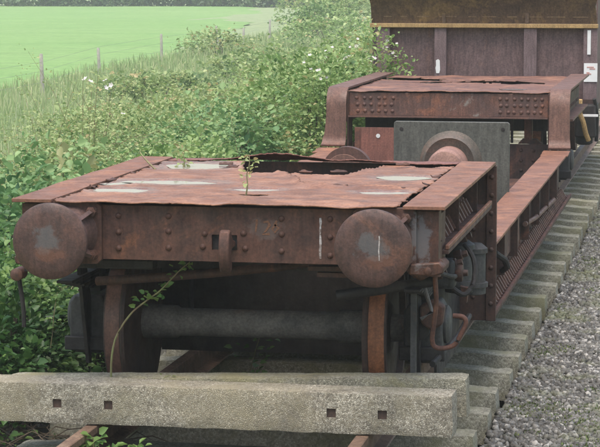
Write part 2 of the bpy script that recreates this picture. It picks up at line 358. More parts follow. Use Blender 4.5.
# ballast stones: uncountable, one mass
def rock_variants(n):
    base_v = []; p = (1+5**.5)/2
    iv = np.array([(-1,p,0),(1,p,0),(-1,-p,0),(1,-p,0),(0,-1,p),(0,1,p),(0,-1,-p),(0,1,-p),(p,0,-1),(p,0,1),(-p,0,-1),(-p,0,1)])/1.9
    it = np.array([(0,11,5),(0,5,1),(0,1,7),(0,7,10),(0,10,11),(1,5,9),(5,11,4),(11,10,2),(10,7,6),(7,1,8),(3,9,4),(3,4,2),(3,2,6),(3,6,8),(3,8,9),(4,9,5),(2,4,11),(6,2,10),(8,6,7),(9,8,1)])
    return [(iv*(1+.28*rng.normal(size=(12,1)).clip(-1.3,1.3))*rng.uniform(.65,1.2,3)) for _ in range(n)], it
def scatter_rocks(name, pts, sizes, mat, label):
    vars_, it = rock_variants(24); n = len(pts); V = np.zeros((n, 12, 3)); F = np.zeros((n, 20, 3), int); var = np.zeros((n, 20))
    for i in range(n):
        a, b_, c = rng.uniform(0, 6.28, 3); m_ = np.array(Matrix.Rotation(a, 3, 'Z') @ Matrix.Rotation(b_, 3, 'X') @ Matrix.Rotation(c, 3, 'Z'))
        V[i] = vars_[i % 24] @ m_.T * sizes[i] + pts[i]; F[i] = it + 12*i; var[i] = rng.uniform(0, 1)
    o = npmesh(name, V.reshape(-1, 3), F.reshape(-1, 3), mat, var=var.ravel()); return tag(o, label, 'ballast', kind='stuff')
pts = []; sz = []
def strew(x0, x1, y0, y1, dens, s0, s1):
    for _ in range(int((x1-x0)*(y1-y0)*dens)):
        x = random.uniform(x0, x1); y = random.uniform(y0, y1); s = random.uniform(s0, s1)
        pts.append((x, y, bz(x, y) + s*.25)); sz.append(s)
strew(1.27, 2.75, .4, 8, 2100, .008, .025); strew(1.27, 2.4, 8, 20, 1300, .011, .027); strew(1.27, 2.0, 20, 36, 500, .018, .034)
strew(2.4, 3.4, -3, 6, 200, .017, .036); strew(-1.2, 1.27, .6, 12, 60, .015, .03); strew(-1.9, -1.2, -1, 10, 130, .02, .035)
strew(-1.3, 2.6, -4, .4, 160, .018, .036)
scatter_rocks('ballast_stones', pts, np.array(sz), M['stone'], 'loose grey ballast stones beside the sleeper ends')

# track: rails and sleepers
track = bpy.data.objects.new('railway_track', None); col.objects.link(track); ROOT['railway_track'] = Vector((0, 0, 0)); track['kind'] = 'structure'
track['label'] = 'railway track of rusty rails on concrete sleepers'
prof = [(-.035,0),(-.03,.004),(.03,.004),(.035,0),(.035,-.035),(.01,-.045),(.008,-.135),(.065,-.149),(.07,-.159),(-.07,-.159),(-.065,-.149),(-.008,-.135),(-.01,-.045),(-.035,-.035)]
for sx in (-1, 1):
    mb = MB(); mb.prism([(sx*.7525+a, c-.004) for a, c in prof], 'y', -7, 46); mb.build('rail', M['railsteel'], track, smooth=30)
def sleeper_mesh(name, L, wb, wt, h, seed, mat, ends=.0, jag=.004, crown=0, ch=.008):
    """concrete sleeper lying flat, centre of its foot at the origin, length along x"""
    nx, ny, nz = 64, 6, 5; P = {}; mb = MB()
    def pt(i, j, k):
        u = -1+2*i/nx; v = -1+2*j/ny; q = k/nz; wd = wb+(wt-wb)*q
        x = u*L/2; y = v*wd/2; z = q*h
        if k == nz: 
            if j in (0, ny): z -= ch*.6; y *= .97
            if i in (0, nx): z -= ch
            z += crown*max(0, 1-(abs(u)/.90)**8)
        if i in (0, nx) and j in (0, ny): x *= .996
        if i in (0, nx): x -= math.copysign(ends*q, u)
        n = Vector((x*9+seed*7.3, y*9, z*9)); d = noise.noise_vector(n)*jag + noise.noise_vector(n*4)*jag*.6
        if k == nz and (j in (0, ny) or i in (0, nx)): d = d*1.8 - Vector((0, 0, abs(noise.noise(n*2.3))*jag*2.2))
        return (x+d.x, y+d.y, z+d.z)
    idx = {}
    def g(i, j, k):
        if (i, j, k) not in idx: idx[(i, j, k)] = len(mb.v); mb.v.append(pt(i, j, k))
        return idx[(i, j, k)]
    for i in range(nx):
        for j in range(ny):
            mb.f.append((g(i,j,nz), g(i+1,j,nz), g(i+1,j+1,nz), g(i,j+1,nz))); mb.f.append((g(i,j,0), g(i,j+1,0), g(i+1,j+1,0), g(i+1,j,0)))
        for k in range(nz):
            mb.f.append((g(i,0,k), g(i+1,0,k), g(i+1,0,k+1), g(i,0,k+1))); mb.f.append((g(i,ny,k), g(i,ny,k+1), g(i+1,ny,k+1), g(i+1,ny,k)))
    for j in range(ny):
        for k in range(nz):
            mb.f.append((g(0,j,k), g(0,j,k+1), g(0,j+1,k+1), g(0,j+1,k))); mb.f.append((g(nx,j,k), g(nx,j+1,k), g(nx,j+1,k+1), g(nx,j,k+1)))
    return mb
variants = []
for s in range(4):
    variants.append(sleeper_mesh('sleeper', 2.555, .27, .225, .185, s, None, .012, crown=.022, jag=.0025, ch=.004))
first = {}
for k in range(-7, 58):
    s = k % 4; y = 1.3536 + .70*k + .115
    if s not in first:
        o = variants[s].build('sleeper', M['slp'], track, smooth=15); first[s] = o
    else: o = put(first[s], 'sleeper', (0, 0, 0), track)
    o.location = (random.uniform(-.028, .022), y + random.uniform(-.03, .03), -.1885-.185 + random.uniform(-.012, .005)); o.rotation_euler = (R(random.uniform(-1.5, 1.5)), R(random.uniform(-.2, .2)), R(random.uniform(-.7, .7)))

# ------------------------------------------------------------------ the well wagon
W = empty('well_wagon', (0, 6, 0), 'rusted brown low well wagon with round buffers and rotten deck', 'wagon')
HW = 1.19; HY = .45; ZT = 1.245; YE = 3.2; YP = 10.6; ZF = 1.30; YF = 13.9; ZW = .72; ZB = .235
# headstock
mb = MB(); z0, z1 = .915, 1.212
mb.box(-1.15, -.085, HY, HY+.022, z0, z1); mb.box(.055, 1.15, HY, HY+.022, z0, z1); mb.box(-.085, .055, HY, HY+.022, z0, .978); mb.box(-.085, .055, HY, HY+.022, 1.062, z1)
mb.box(-1.15, 1.15, HY+.022, HY+.11, z1-.022, z1-.001); mb.box(-1.15, 1.15, HY+.022, HY+.11, z0+.001, z0+.022)
mb.box(-1.15, -1.128, HY+.022, HY+.30, z0+.023, z1-.023); mb.box(1.128, 1.15, HY+.022, HY+.30, z0+.023, z1-.023)
head = mb.build('headstock', M['head'], W)
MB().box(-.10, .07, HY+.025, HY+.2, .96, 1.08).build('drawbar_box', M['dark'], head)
rv = None
for x, z in [(-.605,1.155),(-.605,1.065),(-.605,.975),(-.325,1.158),(-.325,1.075),(-.325,.985),(-.125,1.066),(-.135,.994),(.09,1.072),(.10,.99),
             (.30,1.157),(.30,1.072),(.30,.98),(.565,1.16),(.565,1.063),(.565,.962),(-.72,1.13),(-.72,.95),(1.02,1.16),(1.02,.97),(-1.1,1.15),(-1.1,.96)]:
    if rv is None:
        b0 = MB().dome((x, HY, z), (0, -1, 0), .0175, .013, 10); tmp = MB(); tmp.v = [(p[0]-x, p[1]-HY, p[2]-z) for p in b0.v]; tmp.f = b0.f
        rv = tmp.build('rivet', M['head'], None, smooth=60); rv.parent = head; rv.location = Vector((x, HY, z)) - ROOT[head.name]
    else: put(rv, 'rivet', (x, HY, z), head)
# paint marks on the headstock: white run, worn grey patch, orange scrawl
def blot(name, mat, parent, outline, y, t=.0015):
    MB().prism(outline, 'y', y-t, y).build(name, mat, parent, smooth=0)
def stroke(pts, wd):
    L = []; Rr = []
    for i, p in enumerate(pts):
        a = pts[max(0, i-1)]; c = pts[min(len(pts)-1, i+1)]; d = Vector((c[0]-a[0], c[1]-a[1])); d.normalize(); ww = wd*random.uniform(.6, 1.25)
        L.append((p[0]-d.y*ww, p[1]+d.x*ww)); Rr.append((p[0]+d.y*ww, p[1]-d.x*ww))
    return L + Rr[::-1]
blot('white_paint_run', M['chalk'], head, stroke([(.512+.0015*math.sin(i*1.3), 1.165-.022*i) for i in range(11)], .0055), HY-.0005)
for st_ in ([(.165,1.15),(.162,1.12),(.158,1.08)], [(.20,1.135),(.225,1.14),(.235,1.12),(.215,1.09),(.195,1.07),(.235,1.072)], [(.275,1.145),(.26,1.125),(.283,1.105),(.262,1.08),(.248,1.10),(.275,1.13)]):
    blot('scrawled_digit', M['scrawl'], head, stroke(st_, .007), HY-.0005)
# buffers
for sx in (-1, 1):
    cx = sx*.8635; bz_ = 1.06; B = MB()
    B.lathe((cx, 0, bz_), (0, 1, 0), [(-.012, .03), (-.0105, .09), (-.006, .15), (.002, .192), (.012, .203), (.026, .2045), (.034, .198), (.036, .17), (.05, .075)], 56)
    hd = B.build('buffer_head', M['buffer_left'] if sx < 0 else M['buffer_right'], W, smooth=40)
    def domey(x, z):
        r = math.hypot(x-cx, z-bz_); return np.interp(r, [0, .03, .09, .15, .192], [-.012, -.012, -.0105, -.006, .002]) - .0012
    if sx > 0:
        pts_ = [(cx+.035+.0015*math.sin(i), 1.13-.016*i) for i in range(9)]; s_ = stroke(pts_, .0035)
        vs = [(p[0], domey(*p)-.001, p[1]) for p in s_]; n2 = len(pts_)
        MB().add(vs, [(i, i+1, 2*n2-2-i, 2*n2-1-i) for i in range(n2-1)]).build('white_paint_run', M['chalk'], hd)
    G = MB()
    G.lathe((cx, .05, bz_), (0, 1, 0), [(0, .062), (.12, .062), (.121, .09), (.15, .098), (.33, .125), (.375, .15)], 32)
    for a in (45, 135, 225, 315):                        # webs of the casting
        c_, s_ = math.cos(R(a)), math.sin(R(a)); d = Vector((c_, 0, s_)); nrm = Vector((-s_, 0, c_))*.011; o0 = Vector((cx, 0, bz_))
        q = [o0+d*.08+Vector((0,.2,0)), o0+d*.10+Vector((0,.2,0)), o0+d*.20+Vector((0,.425,0)), o0+d*.08+Vector((0,.425,0))]
        G.add([p-nrm for p in q]+[p+nrm for p in q], [(0,1,2,3),(7,6,5,4),(0,4,5,1),(1,5,6,2),(2,6,7,3),(3,7,4,0)])
    gd = G.build('buffer_guide', M['buffer'], W)
    fl = MB().prism([(cx+x, bz_+z) for x, z in [(-.17,-.145),(-.145,-.17),(.145,-.17),(.17,-.145),(.17,.145),(.145,.17),(-.145,.17),(-.17,.145)]], 'y', HY-.028, HY-.002).build('base_plate', M['head'], gd, bevel=.004)
    for ax in (-1, 1):
        for aq in (-1, 1):
            p = (cx+ax*.118, HY-.028, bz_+aq*.118-.0)
            MB().lathe(p, (0, -1, 0), [(0, .034), (.004, .034), (.005, .029), (.034, .029), (.036, .02), (.05, .018)], 6).build('bolt', M['head'], gd, smooth=25)
# drawhook
hk = [(.46,1.03),(.40,1.045),(.365,1.075),(.345,1.10),(.325,1.105),(.30,1.09),(.285,1.05),(.278,1.0),(.28,.95),(.295,.905),(.32,.875),(.345,.868),(.365,.88),(.372,.91),(.36,.94),(.345,.965),(.35,.985),(.38,.995),(.46,1.0)]
MB().prism(hk, 'x', -.012, .046).build('drawhook', M['head'], W, bevel=.014, seg=3)
# near deck edge plates (flange plates)
def strip(x0, x1, path, th, mat, name, parent, jag=.0, wob=0):
    """bent plate: path of (y, z, x-widening) in side view, thickness th below"""
    vs = []; fs = []
    n = len(path)
    for i, p in enumerate(path):
        y, z = p[:2]; a = path[max(0, i-1)]; c = path[min(n-1, i+1)]; d = Vector((c[0]-a[0], c[1]-a[1])).normalized(); nx_, nz_ = -d.y*th, d.x*th
        e = p[2] if len(p) > 2 else 0; s = 1 if x0 >= 0 else -1
        xa, xb = (x0, x1+e*s) if s > 0 else (x0-e, x1)
        w0 = wob*fbm(y, x0, 1, 2.)
        vs += [(xa, y, z+w0), (xb, y, z+w0*.6), (xb, y-nx_, z-nz_+w0*.6), (xa, y-nx_, z-nz_+w0)]
    for i in range(n-1):
        for k in range(4): fs.append((i*4+k, i*4+(k+1) % 4, (i+1)*4+(k+1) % 4, (i+1)*4+k))
    fs.append((0, 3, 2, 1)); fs.append(((n-1)*4, (n-1)*4+1, (n-1)*4+2, (n-1)*4+3))
    return MB().add(vs, fs).build(name, mat, parent, bevel=.003, smooth=30)
for sx in (-1, 1):
    x0, x1 = (.965, HW) if sx > 0 else (-HW, -.965)
    strip(x0, x1, [(y, ZT) for y in np.linspace(.385, YE-.02, 24)] + [(YE, ZT-.012)], .02, M['edge'], 'deck_edge_plate', W, wob=.006)
# rotten deck sheets
def deck_dip(x, y):
    d = 0
    for cx, cy, rx, ry in PUD:
        q = ((x-cx)/rx)**2 + ((y-cy)/ry)**2 + .45*fbm(x, y, 3, 6, 3)
        d += -.016*max(0, 1.25-q) if q < 1.25 else 0
    return max(d, -.014)
def deck_z(x, y): return ZT - .004 + .006*fbm(x, y, 0, 2.2, 3) + .0025*fbm(x, y, 5, 11, 3) + deck_dip(x, y)
def sheet(name, x0, x1, y0, y1, keep, zf, mat, parent, res=.014, th=.007):
    nx = int((x1-x0)/res); ny = int((y1-y0)/res); X = np.linspace(x0, x1, nx+1); Y = np.linspace(y0, y1, ny+1)
    ok = [[keep((X[i]+X[i+1])/2, (Y[j]+Y[j+1])/2) for i in range(nx)] for j in range(ny)]
    idx = {}; V = []; F = []
    def g(i, j):
        if (i, j) not in idx:
            idx[(i, j)] = len(V); x, y = X[i] + res*.3*noise.noise((X[i]*70, Y[j]*70, 1)), Y[j] + res*.3*noise.noise((X[i]*70, Y[j]*70, 9)); V.append((x, y, zf(x, y)))
        return idx[(i, j)]
    for j in range(ny):
        for i in range(nx):
            if ok[j][i]: F.append((g(i,j), g(i+1,j), g(i+1,j+1), g(i,j+1)))
    o = npmesh(name, V, F, mat, parent, smooth=True)
    s = o.modifiers.new('thickness', 'SOLIDIFY'); s.thickness = th; s.offset = -1
    return o
def crackA(x):
    u = max(0, min(1, (x+.12)/.42)); u = u*u*(3-2*u)
    return (2.36 + .05*fbm(x, 4, 2, 5, 4))*(1-u) + (1.45 - .10*x)*u + .05*fbm(x, 0, 2, 4, 4) + .025*fbm(x, 0, 2, 17, 3)          # transverse tear on the right
def edgeL(y): return -.935 + .035*fbm(0, y, 4, 4, 5) + .014*fbm(1, y, 4, 26, 3)
def edgeR(y): return .93 + .035*fbm(7, y, 4, 4, 5) + .014*fbm(8, y, 4, 26, 3)
def back(x): return 2.30 + .16*fbm(x, 4, 2, 3, 4) + .03*fbm(x, 4, 9, 20, 3) + (.65*min(1, max(0, (x-.34)/.16))) + (.62*min(1, max(0, (-.30-x)/.14)))
def hole1(x, y): return math.hypot((x-.07)/1.6, y-.83) + .016*fbm(x, y, 2, 14) < .055
def keep1(x, y): return edgeL(y) < x < edgeR(y) and y < (crackA(x) if x > -.12 else 9) and not hole1(x, y) and y > .388 + .012*fbm(x, 3, 0, 8) and (x > -.10 or y < back(x))
def z1f(x, y):
    z = deck_z(x, y)
    if y < .5: z += (.5-y)/.12*(.002*math.sin(x*17)+.005*fbm(x, 0, 7, 5)) - .004*(.5-y)/.12       # wavy overhanging lip
    if x > -.12: z += .030*max(0, 1-(crackA(x)-y)/.12)*max(0, min(1, (x+.12)/.3))*(.55+.6*fbm(x, 2, 2, 5))                    # curled at the tear
    e = min(x-edgeL(y), edgeR(y)-x); z += .008*max(0, 1-e/.04)*fbm(x, y, 8, 9)
    return z
sheet('deck_sheet', -1., 1., .375, 3.2, keep1, z1f, M['deck'], W)
def keep2(x, y): return x < edgeR(y)-.004 and x > -.12 and y > crackA(x)-.03 and y < back(x) + .0
def z2f(x, y): return deck_z(x, y) - .016 + .012*max(0, 1-(back(x)-y)/.08)*max(0, fbm(x, y, 5, 5)+.4)
sheet('deck_sheet', -.15, 1., 1.2, 3.2, keep2, z2f, M['deck'], W)
def keep3(x, y): return abs(x) < .955 and y > 3.03 + .03*fbm(x, 0, 1, 6) + .015*fbm(x, 0, 1, 30)
def z3f(x, y): return ZT - .006 + (.004+.055*max(0, min(1, (3.19-y)/.16))**1.4)*math.exp(-((x+.22)/.30)**2) + .02*max(0, min(1, (3.16-y)/.13))*math.exp(-((x-.35)/.2)**2) + .006*fbm(x, y, 3, 6) 
sheet('deck_sheet', -.97, .97, 2.95, 3.2, keep3, z3f, M['plate2'], W)
# loose curled flakes along the tears
for i, (fx, fy, fl) in enumerate([(-.93,1.1,.10),(-.94,1.55,.14),(-.93,2.0,.09),(-.50,2.72,.12),(-.42,2.55,.10),(.45,1.40,.16),(.80,1.36,.12),(.93,1.62,.10),(.94,2.1,.12),(.30,2.32,.14),(.10,2.28,.12),(.62,2.90,.12)]):
    ang = random.uniform(-.5, .5) + (1.5 if abs(fx) > .9 else 0); V = []; F = []; fl *= .75
    for a in range(6):
        for c in range(4):
            u, v_ = (a/5-.5)*fl, (c/3-.5)*.028*random.uniform(.5, 1.5); x = fx+u*math.cos(ang)-v_*math.sin(ang); y = fy+u*math.sin(ang)+v_*math.cos(ang)
            V.append((x, y, ZT+.0+.012*(c/3)**2*(.2+random.random())))
    F = [(a*4+c, (a+1)*4+c, (a+1)*4+c+1, a*4+c+1) for a in range(5) for c in range(3)]
    o = npmesh('rust_flake', V, F, M['head'], W); s = o.modifiers.new('thickness', 'SOLIDIFY'); s.thickness = .005
# rain puddles lie in the dips of the deck
for cx, cy, rx, ry in PUD:
    n = 28; vs = []
    zw = ZT - .0085 - (.015 if cx > .06 and cy > 1.4 else 0)
    for k in range(n):
        a = 2*math.pi*k/n; q = 1.0 + .12*math.sin(3*a+cx*9)
        vs.append((cx+rx*q*math.cos(a), cy+ry*q*math.sin(a), zw))
    vs.append((cx, cy, zw)); fs = [(k, (k+1) % n, n) for k in range(n)]
    o = MB().add(vs, fs).build('rain_puddle', M['water'], W)
    tag(o, 'pale rain puddle on the rusty deck sheet')
# hidden frame below the deck
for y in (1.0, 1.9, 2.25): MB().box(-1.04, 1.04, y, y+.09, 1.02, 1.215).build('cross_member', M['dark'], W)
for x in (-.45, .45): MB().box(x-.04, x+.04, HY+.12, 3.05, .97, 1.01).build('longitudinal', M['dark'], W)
MB().box(-1.0, 1.0, 3.165, 3.185, .45, 1.225).build('well_end_plate', M['girder'], W)
# near solebars: channel with lower flange and a row of bolts
def bolts_row(name, parent, pts, nrm, r, h, mat, n=7):
    b_ = MB()
    for p in pts: b_.lathe(p, nrm, [(-.003, r), (h*.8, r), (h, r*.6)], n)
    o = b_.build(name, mat, parent, smooth=30); o['kind'] = 'stuff'; return o
for sx in (-1, 1):
    s = lambda a, b_: (a, b_) if sx > 0 else (-b_, -a)
    sb = MB().box(*s(1.03, 1.05), HY+.13, YE-.03, .945, 1.222).build('solebar_web', M['girder'], W)
    MB().box(*s(1.052, 1.185), .62, 3.0, .962, .985).build('solebar_flange', M['girder'], sb, bevel=.004)
    MB().box(*s(1.165, 1.186), .62, 3.0, .987, 1.012).build('flange_lip', M['edge'], sb, bevel=.004)
    if sx > 0:
        bt = MB()
        for i in range(16):
            y = .74 + i*.128; bt.obox((1.088, y, 1.035), (.034, .034, .09), Matrix.Rotation(R(-28), 3, 'Y')); bt.dome((1.052, y+.048, 1.075), (1, 0, 0), .016, .014, 6)
        o = bt.build('solebar_bolts', M['portal'], sb, smooth=30); o['kind'] = 'stuff'
        MB().tube([(1.10, .60, 1.0), (1.15, .56, 1.045), (1.10, .58, 1.09), (1.08, .66, 1.06)], .009, 8).build('bent_strap', M['girder'], sb)
    for y in (1.5, 2.5): MB().box(*s(1.052, 1.14), y, y+.02, .988, 1.218).build('stiffener', M['girder'], sb)
    # headstock corner bracket
    MB().prism([(1.0*sx, .93), (1.16*sx, .945), (1.185*sx, .92), (1.18*sx, .885), (1.12*sx, .868), (1.0*sx, .875)], 'y', .40, .66).build('corner_bracket', M['head'], W, bevel=.008)
bolts_row('corner_bolts', W, [(1.10, .398, .90), (1.15, .50, .935)], (0, -1, 0), .022, .02, M['head'])
# well side girders: end post, web, flanges, stiffeners, rivets
for sx in (-1, 1):
    s = lambda a, b_: (a, b_) if sx > 0 else (-b_, -a)
    g = MB().box(*s(1.075, 1.092), YE-.02, YP+.12, ZB+.012, ZW-.02).build('well_girder_web', M['girder'], W)
    x0, x1 = s(.965, 1.2)
    path = [(YE+.012, ZW)] + [(y, ZW) for y in np.linspace(3.4, YP-.22, 30)]
    strip(x0, x1, path, .02, M['edge'], 'well_top_flange', g, wob=.004)
    MB().box(*s(.99, 1.195), YE, YP+.5, ZB-.012, ZB+.010).build('well_bottom_flange', M['girder'], g, bevel=.004)
    MB().box(*s(1.18, 1.198), YE+.02, YP+.45, ZB+.011, ZB+.028).build('flange_lip', M['orange'], g)
    ep = MB().box(*s(.96, 1.2), YE-.035, YE-.014, ZB-.03, ZT-.022).build('girder_end_post', M['girder'], W, bevel=.003)
    MB().box(*s(1.135, 1.2), YE-.052, YE-.037, ZB-.03, ZT-.024).build('end_post_angle', M['girder'], ep, bevel=.003)
    rvs = MB()
    for z in np.linspace(.32, 1.15, 8): rvs.dome(((1.168)*sx, YE-.052, z), (0, -1, 0), .017, .013, 7)
    for z in np.linspace(.36, 1.1, 6): rvs.dome(((1.05)*sx, YE-.035, z), (0, -1, 0), .017, .013, 7)
    o = rvs.build('end_post_rivets', M['girder'], ep, smooth=60); o['kind'] = 'stuff'
    if sx > 0:
        b1 = MB(); b2_ = MB()
        n = 62
        for i in range(n):
            y = YE+.08 + i*(YP-YE+.2)/n
            b1.obox((1.125, y, ZB+.055), (.036, .036, .095), Matrix.Rotation(R(-30), 3, 'Y')); b1.lathe((1.155, y+.03, ZB+.010), (0, 0, 1), [(-.002, .012), (.014, .012), (.016, .006)], 6)
            if i % 2: b2_.dome((1.092, y, ZW-.065), (1, 0, 0), .016, .012, 6)
            if i % 2 == 0: b2_.dome((1.092, y, ZB+.12), (1, 0, 0), .016, .012, 6)
        o = b1.build('bottom_flange_bolts', M['portal'], g, smooth=30); o['kind'] = 'stuff'
        o = b2_.build('web_rivets', M['girder'], g, smooth=60); o['kind'] = 'stuff'
        MB().box(1.094, 1.108, 4.6, 6.0, .40, .62).build('web_patch_plate', M['beam'], g, bevel=.003)
        MB().tube([(1.135, 6.2, .50), (1.14, 7.2, .44), (1.135, 9.6, .36)], .02, 8).build('web_pipe', M['portal'], g)
        MB().tube([(1.12, 3.9, .56), (1.18, 4.0, .50), (1.19, 4.1, .44), (1.15, 4.2, .40), (1.11, 4.3, .44)], .022, 8).build('lashing_ring', M['dark'], g)
    for y in np.arange(4.2, YP-.3, 1.05): MB().box(*s(1.094, 1.16), y, y+.016, ZB+.13, ZW-.022).build('stiffener', M['girder'], g)
MB().box(-1.07, 1.07, YE+.02, YP+.05, .42, .44).build('well_floor', M['girder'], W)
# far raised end: bent flange plate running from well up the post on to the deck
for sx in (-1, 1):
    x0, x1 = (1.0, 1.2) if sx > 0 else (-1.2, -1.0)
    pth = [(YF, ZF)] + [(y, ZF) for y in np.linspace(YF-.3, YP+.24, 8)]
    for a in np.linspace(0, 84, 8): pth.append((YP+.16-.16*math.sin(R(a)), ZF-.16+.16*math.cos(R(a))))
    for z in np.linspace(1.1, .84, 5): pth.append((YP-.012*(1.1-z)/.26, z, (.03 if sx < 0 else .004)*((1.1-z)/.30)**2))
    for a in np.linspace(10, 80, 5): pth.append((YP-.012-.10*(1-math.cos(R(a))), .84-.10*math.sin(R(a)), (.03 if sx < 0 else .004)+.012*math.sin(R(a))))
    strip(x0, x1, pth, .022, M['portal'], 'portal_flange', W)
    xa, xb = (.955, 1.215) if sx > 0 else (-1.255, -.975)
    strip(xa, xb, [(y, ZW+.014-.012*(u < .5)) for u, y in zip(np.linspace(0, 1, 6), np.linspace(YP-.52, YP-.10, 6))], .014, M['edge'], 'doubler_plate', W)
    w2 = MB().box(*((1.075, 1.092) if sx > 0 else (-1.092, -1.075)), YP+.05, YF-.02, .95, ZF-.024).build('far_solebar_web', M['girder'], W)
    fp = MB().box(*((.985, 1.0) if sx > 0 else (-1.0, -.985)), YP+.03, YP+.28, .70, ZF-.024).build('portal_post_web', M['girder'], W)
    if sx > 0:
        MB().box(1.093, 1.2, YP+.5, YF-.2, .98, 1.0).build('far_solebar_flange', M['portal'], w2)
        bt = MB()
        for i in range(20): bt.dome((1.092, YP+.6+i*.13, 1.06), (1, 0, 0), .018, .014, 6)
        for i in range(20): bt.dome((1.092, YP+.6+i*.13, 1.21), (1, 0, 0), .018, .014, 6)
        o = bt.build('solebar_rivets', M['girder'], w2, smooth=60); o['kind'] = 'stuff'
cb = MB().box(-.984, .984, YP+.06, YP+.08, 1.045, 1.272).build('cross_beam', M['beam'], W, bevel=.003)
MB().box(-.984, .984, YP-.0, YP+.058, 1.03, 1.044).build('beam_lower_flange', M['beam'], cb)
rvs = MB()
for x in list(np.linspace(-.9, -.55, 6)) + list(np.linspace(.52, .92, 7)):
    for z in (1.09, 1.155, 1.22): rvs.dome((x+random.uniform(-.01, .01), YP+.06, z), (0, -1, 0), .02, .014, 7)
o = rvs.build('beam_rivets', M['beam'], cb, smooth=60); o['kind'] = 'stuff'
def fk(x, y): return abs(x) < .985+.012*fbm(1, y, 0, 12) and y > YP+.05+.012*fbm(x, 1, 0, 9) and fbm(x*.45, y, 6, 1.6, 5) + .1*fbm(x, y, 2, 9) < .42
def fz(x, y): return ZF - .012 + .012*fbm(x, y, 7, 2.5, 3) + .035*max(0, fbm(x*.6, y, 6, 1.6, 5)-.15) - .01*max(0, 1-(y-YP-.05)/.2)*fbm(x, 0, 0, 4)
sheet('far_deck_sheet', -1., 1., YP+.04, YF, fk, fz, M['fardeck'], W, res=.03)
MB().box(-1.0, 1.0, YF-.03, YF-.01, .92, ZF-.03).build('far_headstock', M['head'], W)
for y in (11.5, 12.4, 13.2): MB().box(-1.0, 1.0, y, y+.08, 1.1, 1.265).build('far_cross_member', M['dark'], W)
for cx, cy, rx, ry in ((.62, 11.3, .2, .28), (-.5, 12.5, .2, .3)):
    n = 24; vs = [(cx+rx*math.cos(a)*(1+.15*math.sin(3*a)), cy+ry*math.sin(a), ZF-.0125) for a in np.linspace(0, 6.283, n+1)[:-1]] + [(cx, cy, ZF-.0125)]
    tag(MB().add(vs, [(k, (k+1) % n, n) for k in range(n)]).build('rain_puddle', M['water'], W), 'pale rain puddle on the far raised deck')
bh = MB().box(-.985, .985, YP+.30, YP+.32, .30, .76).build('far_bulkhead', M['girder'], W)
rvs = MB()
for x in np.linspace(-.9, .95, 16):
    for z in (.50, .60, .70): rvs.dome((x, YP+.30, z), (0, -1, 0), .02, .016, 7)
o = rvs.build('bulkhead_rivets', M['girder'], bh, smooth=60); o['kind'] = 'stuff'
MB().box(.72, .80, YP+.45, YP+.53, .76, 1.1).build('inner_post', M['orange'], W, bevel=.004)
MB().prism([(.66, .755), (.90, .755), (.84, .80), (.70, .80)], 'y', YP+.42, YP+.56).build('post_foot', M['girder'], W)
MB().box(.585, .61, YP+.45, YP+.48, .76, 1.1).build('inner_bar', M['dark'], W)
MB().box(-.95, .95, YP+.9, YP+.92, .85, 1.26).build('inner_bulkhead', M['dark'], W)
for sx in (-1, 1):
    fp_ = MB().box(sx*.955-.008, sx*.955+.008, 1.95, 3.16, .03, .93).build('added_side_screen', M['dark'], W)  # plates added to block daylight from the sides under the near end
MB().box(-.94, .94, 2.75, 2.77, .02, .93).build('added_shade_sheet', M['dark'], W)  # dark sheet added behind the axle in place of shade
# running gear
def wheelset(y):
    WZ = .445
    ax = MB().lathe((-1.1, y, WZ), (1, 0, 0), [(0, .05), (.2, .055), (.21, .075), (.40, .085), (.42, .10), (.62, .095), (.64, .082), (1.56, .082), (1.58, .095), (1.78, .10), (1.80, .085), (1.99, .075), (2.0, .055), (2.2, .05)], 28).build('axle', M['axlesteel'], W, smooth=40)
    for sx in (-1, 1):
        prof_ = [(.675, .12), (.675, .385), (.68, .470), (.695, .477), (.705, .471), (.712, .453), (.80, .442), (.81, .435), (.81, .39), (.775, .375), (.76, .16), (.785, .13)]
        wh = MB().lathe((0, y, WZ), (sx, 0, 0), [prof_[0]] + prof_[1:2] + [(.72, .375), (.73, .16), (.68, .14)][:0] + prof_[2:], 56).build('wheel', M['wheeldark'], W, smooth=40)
        MB().lathe((0, y, WZ), (sx, 0, 0), [(.7125, .4545), (.80, .444), (.8005, .435), (.7125, .435)], 56).build('tyre_tread', M['tread'] if sx > 0 else M['tread2'], wh, smooth=40)
        xb = sx*.98
        B = MB()
        B.prism([(xb-.11, .34), (xb-.08, .27), (xb+.08, .27), (xb+.11, .34), (xb+.11, .56), (xb+.08, .61), (xb-.08, .61), (xb-.11, .56)], 'y', y-.15, y+.15)
        bxo = B.build('axle_box', M['castiron'], W, bevel=.012)
        MB().lathe((sx*1.075, y, WZ+.03), (sx, 0, 0), [(0, .11), (.03, .11), (.045, .09), (.05, .03)], 20).build('axle_box_cover', M['castiron'], bxo, smooth=35)
        MB().box(xb-.13, xb+.13, y-.19, y-.152, .29, .37).build('keep_bar', M['dark'], bxo, bevel=.006)
        for d in (-1, 1):
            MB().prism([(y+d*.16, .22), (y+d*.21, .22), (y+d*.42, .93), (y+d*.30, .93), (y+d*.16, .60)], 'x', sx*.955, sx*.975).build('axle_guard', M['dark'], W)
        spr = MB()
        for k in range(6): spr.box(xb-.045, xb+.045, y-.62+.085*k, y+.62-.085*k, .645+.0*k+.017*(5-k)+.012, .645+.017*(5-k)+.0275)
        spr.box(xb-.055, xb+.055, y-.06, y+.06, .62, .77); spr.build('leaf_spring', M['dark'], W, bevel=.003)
wheelset(1.285); wheelset(12.55)
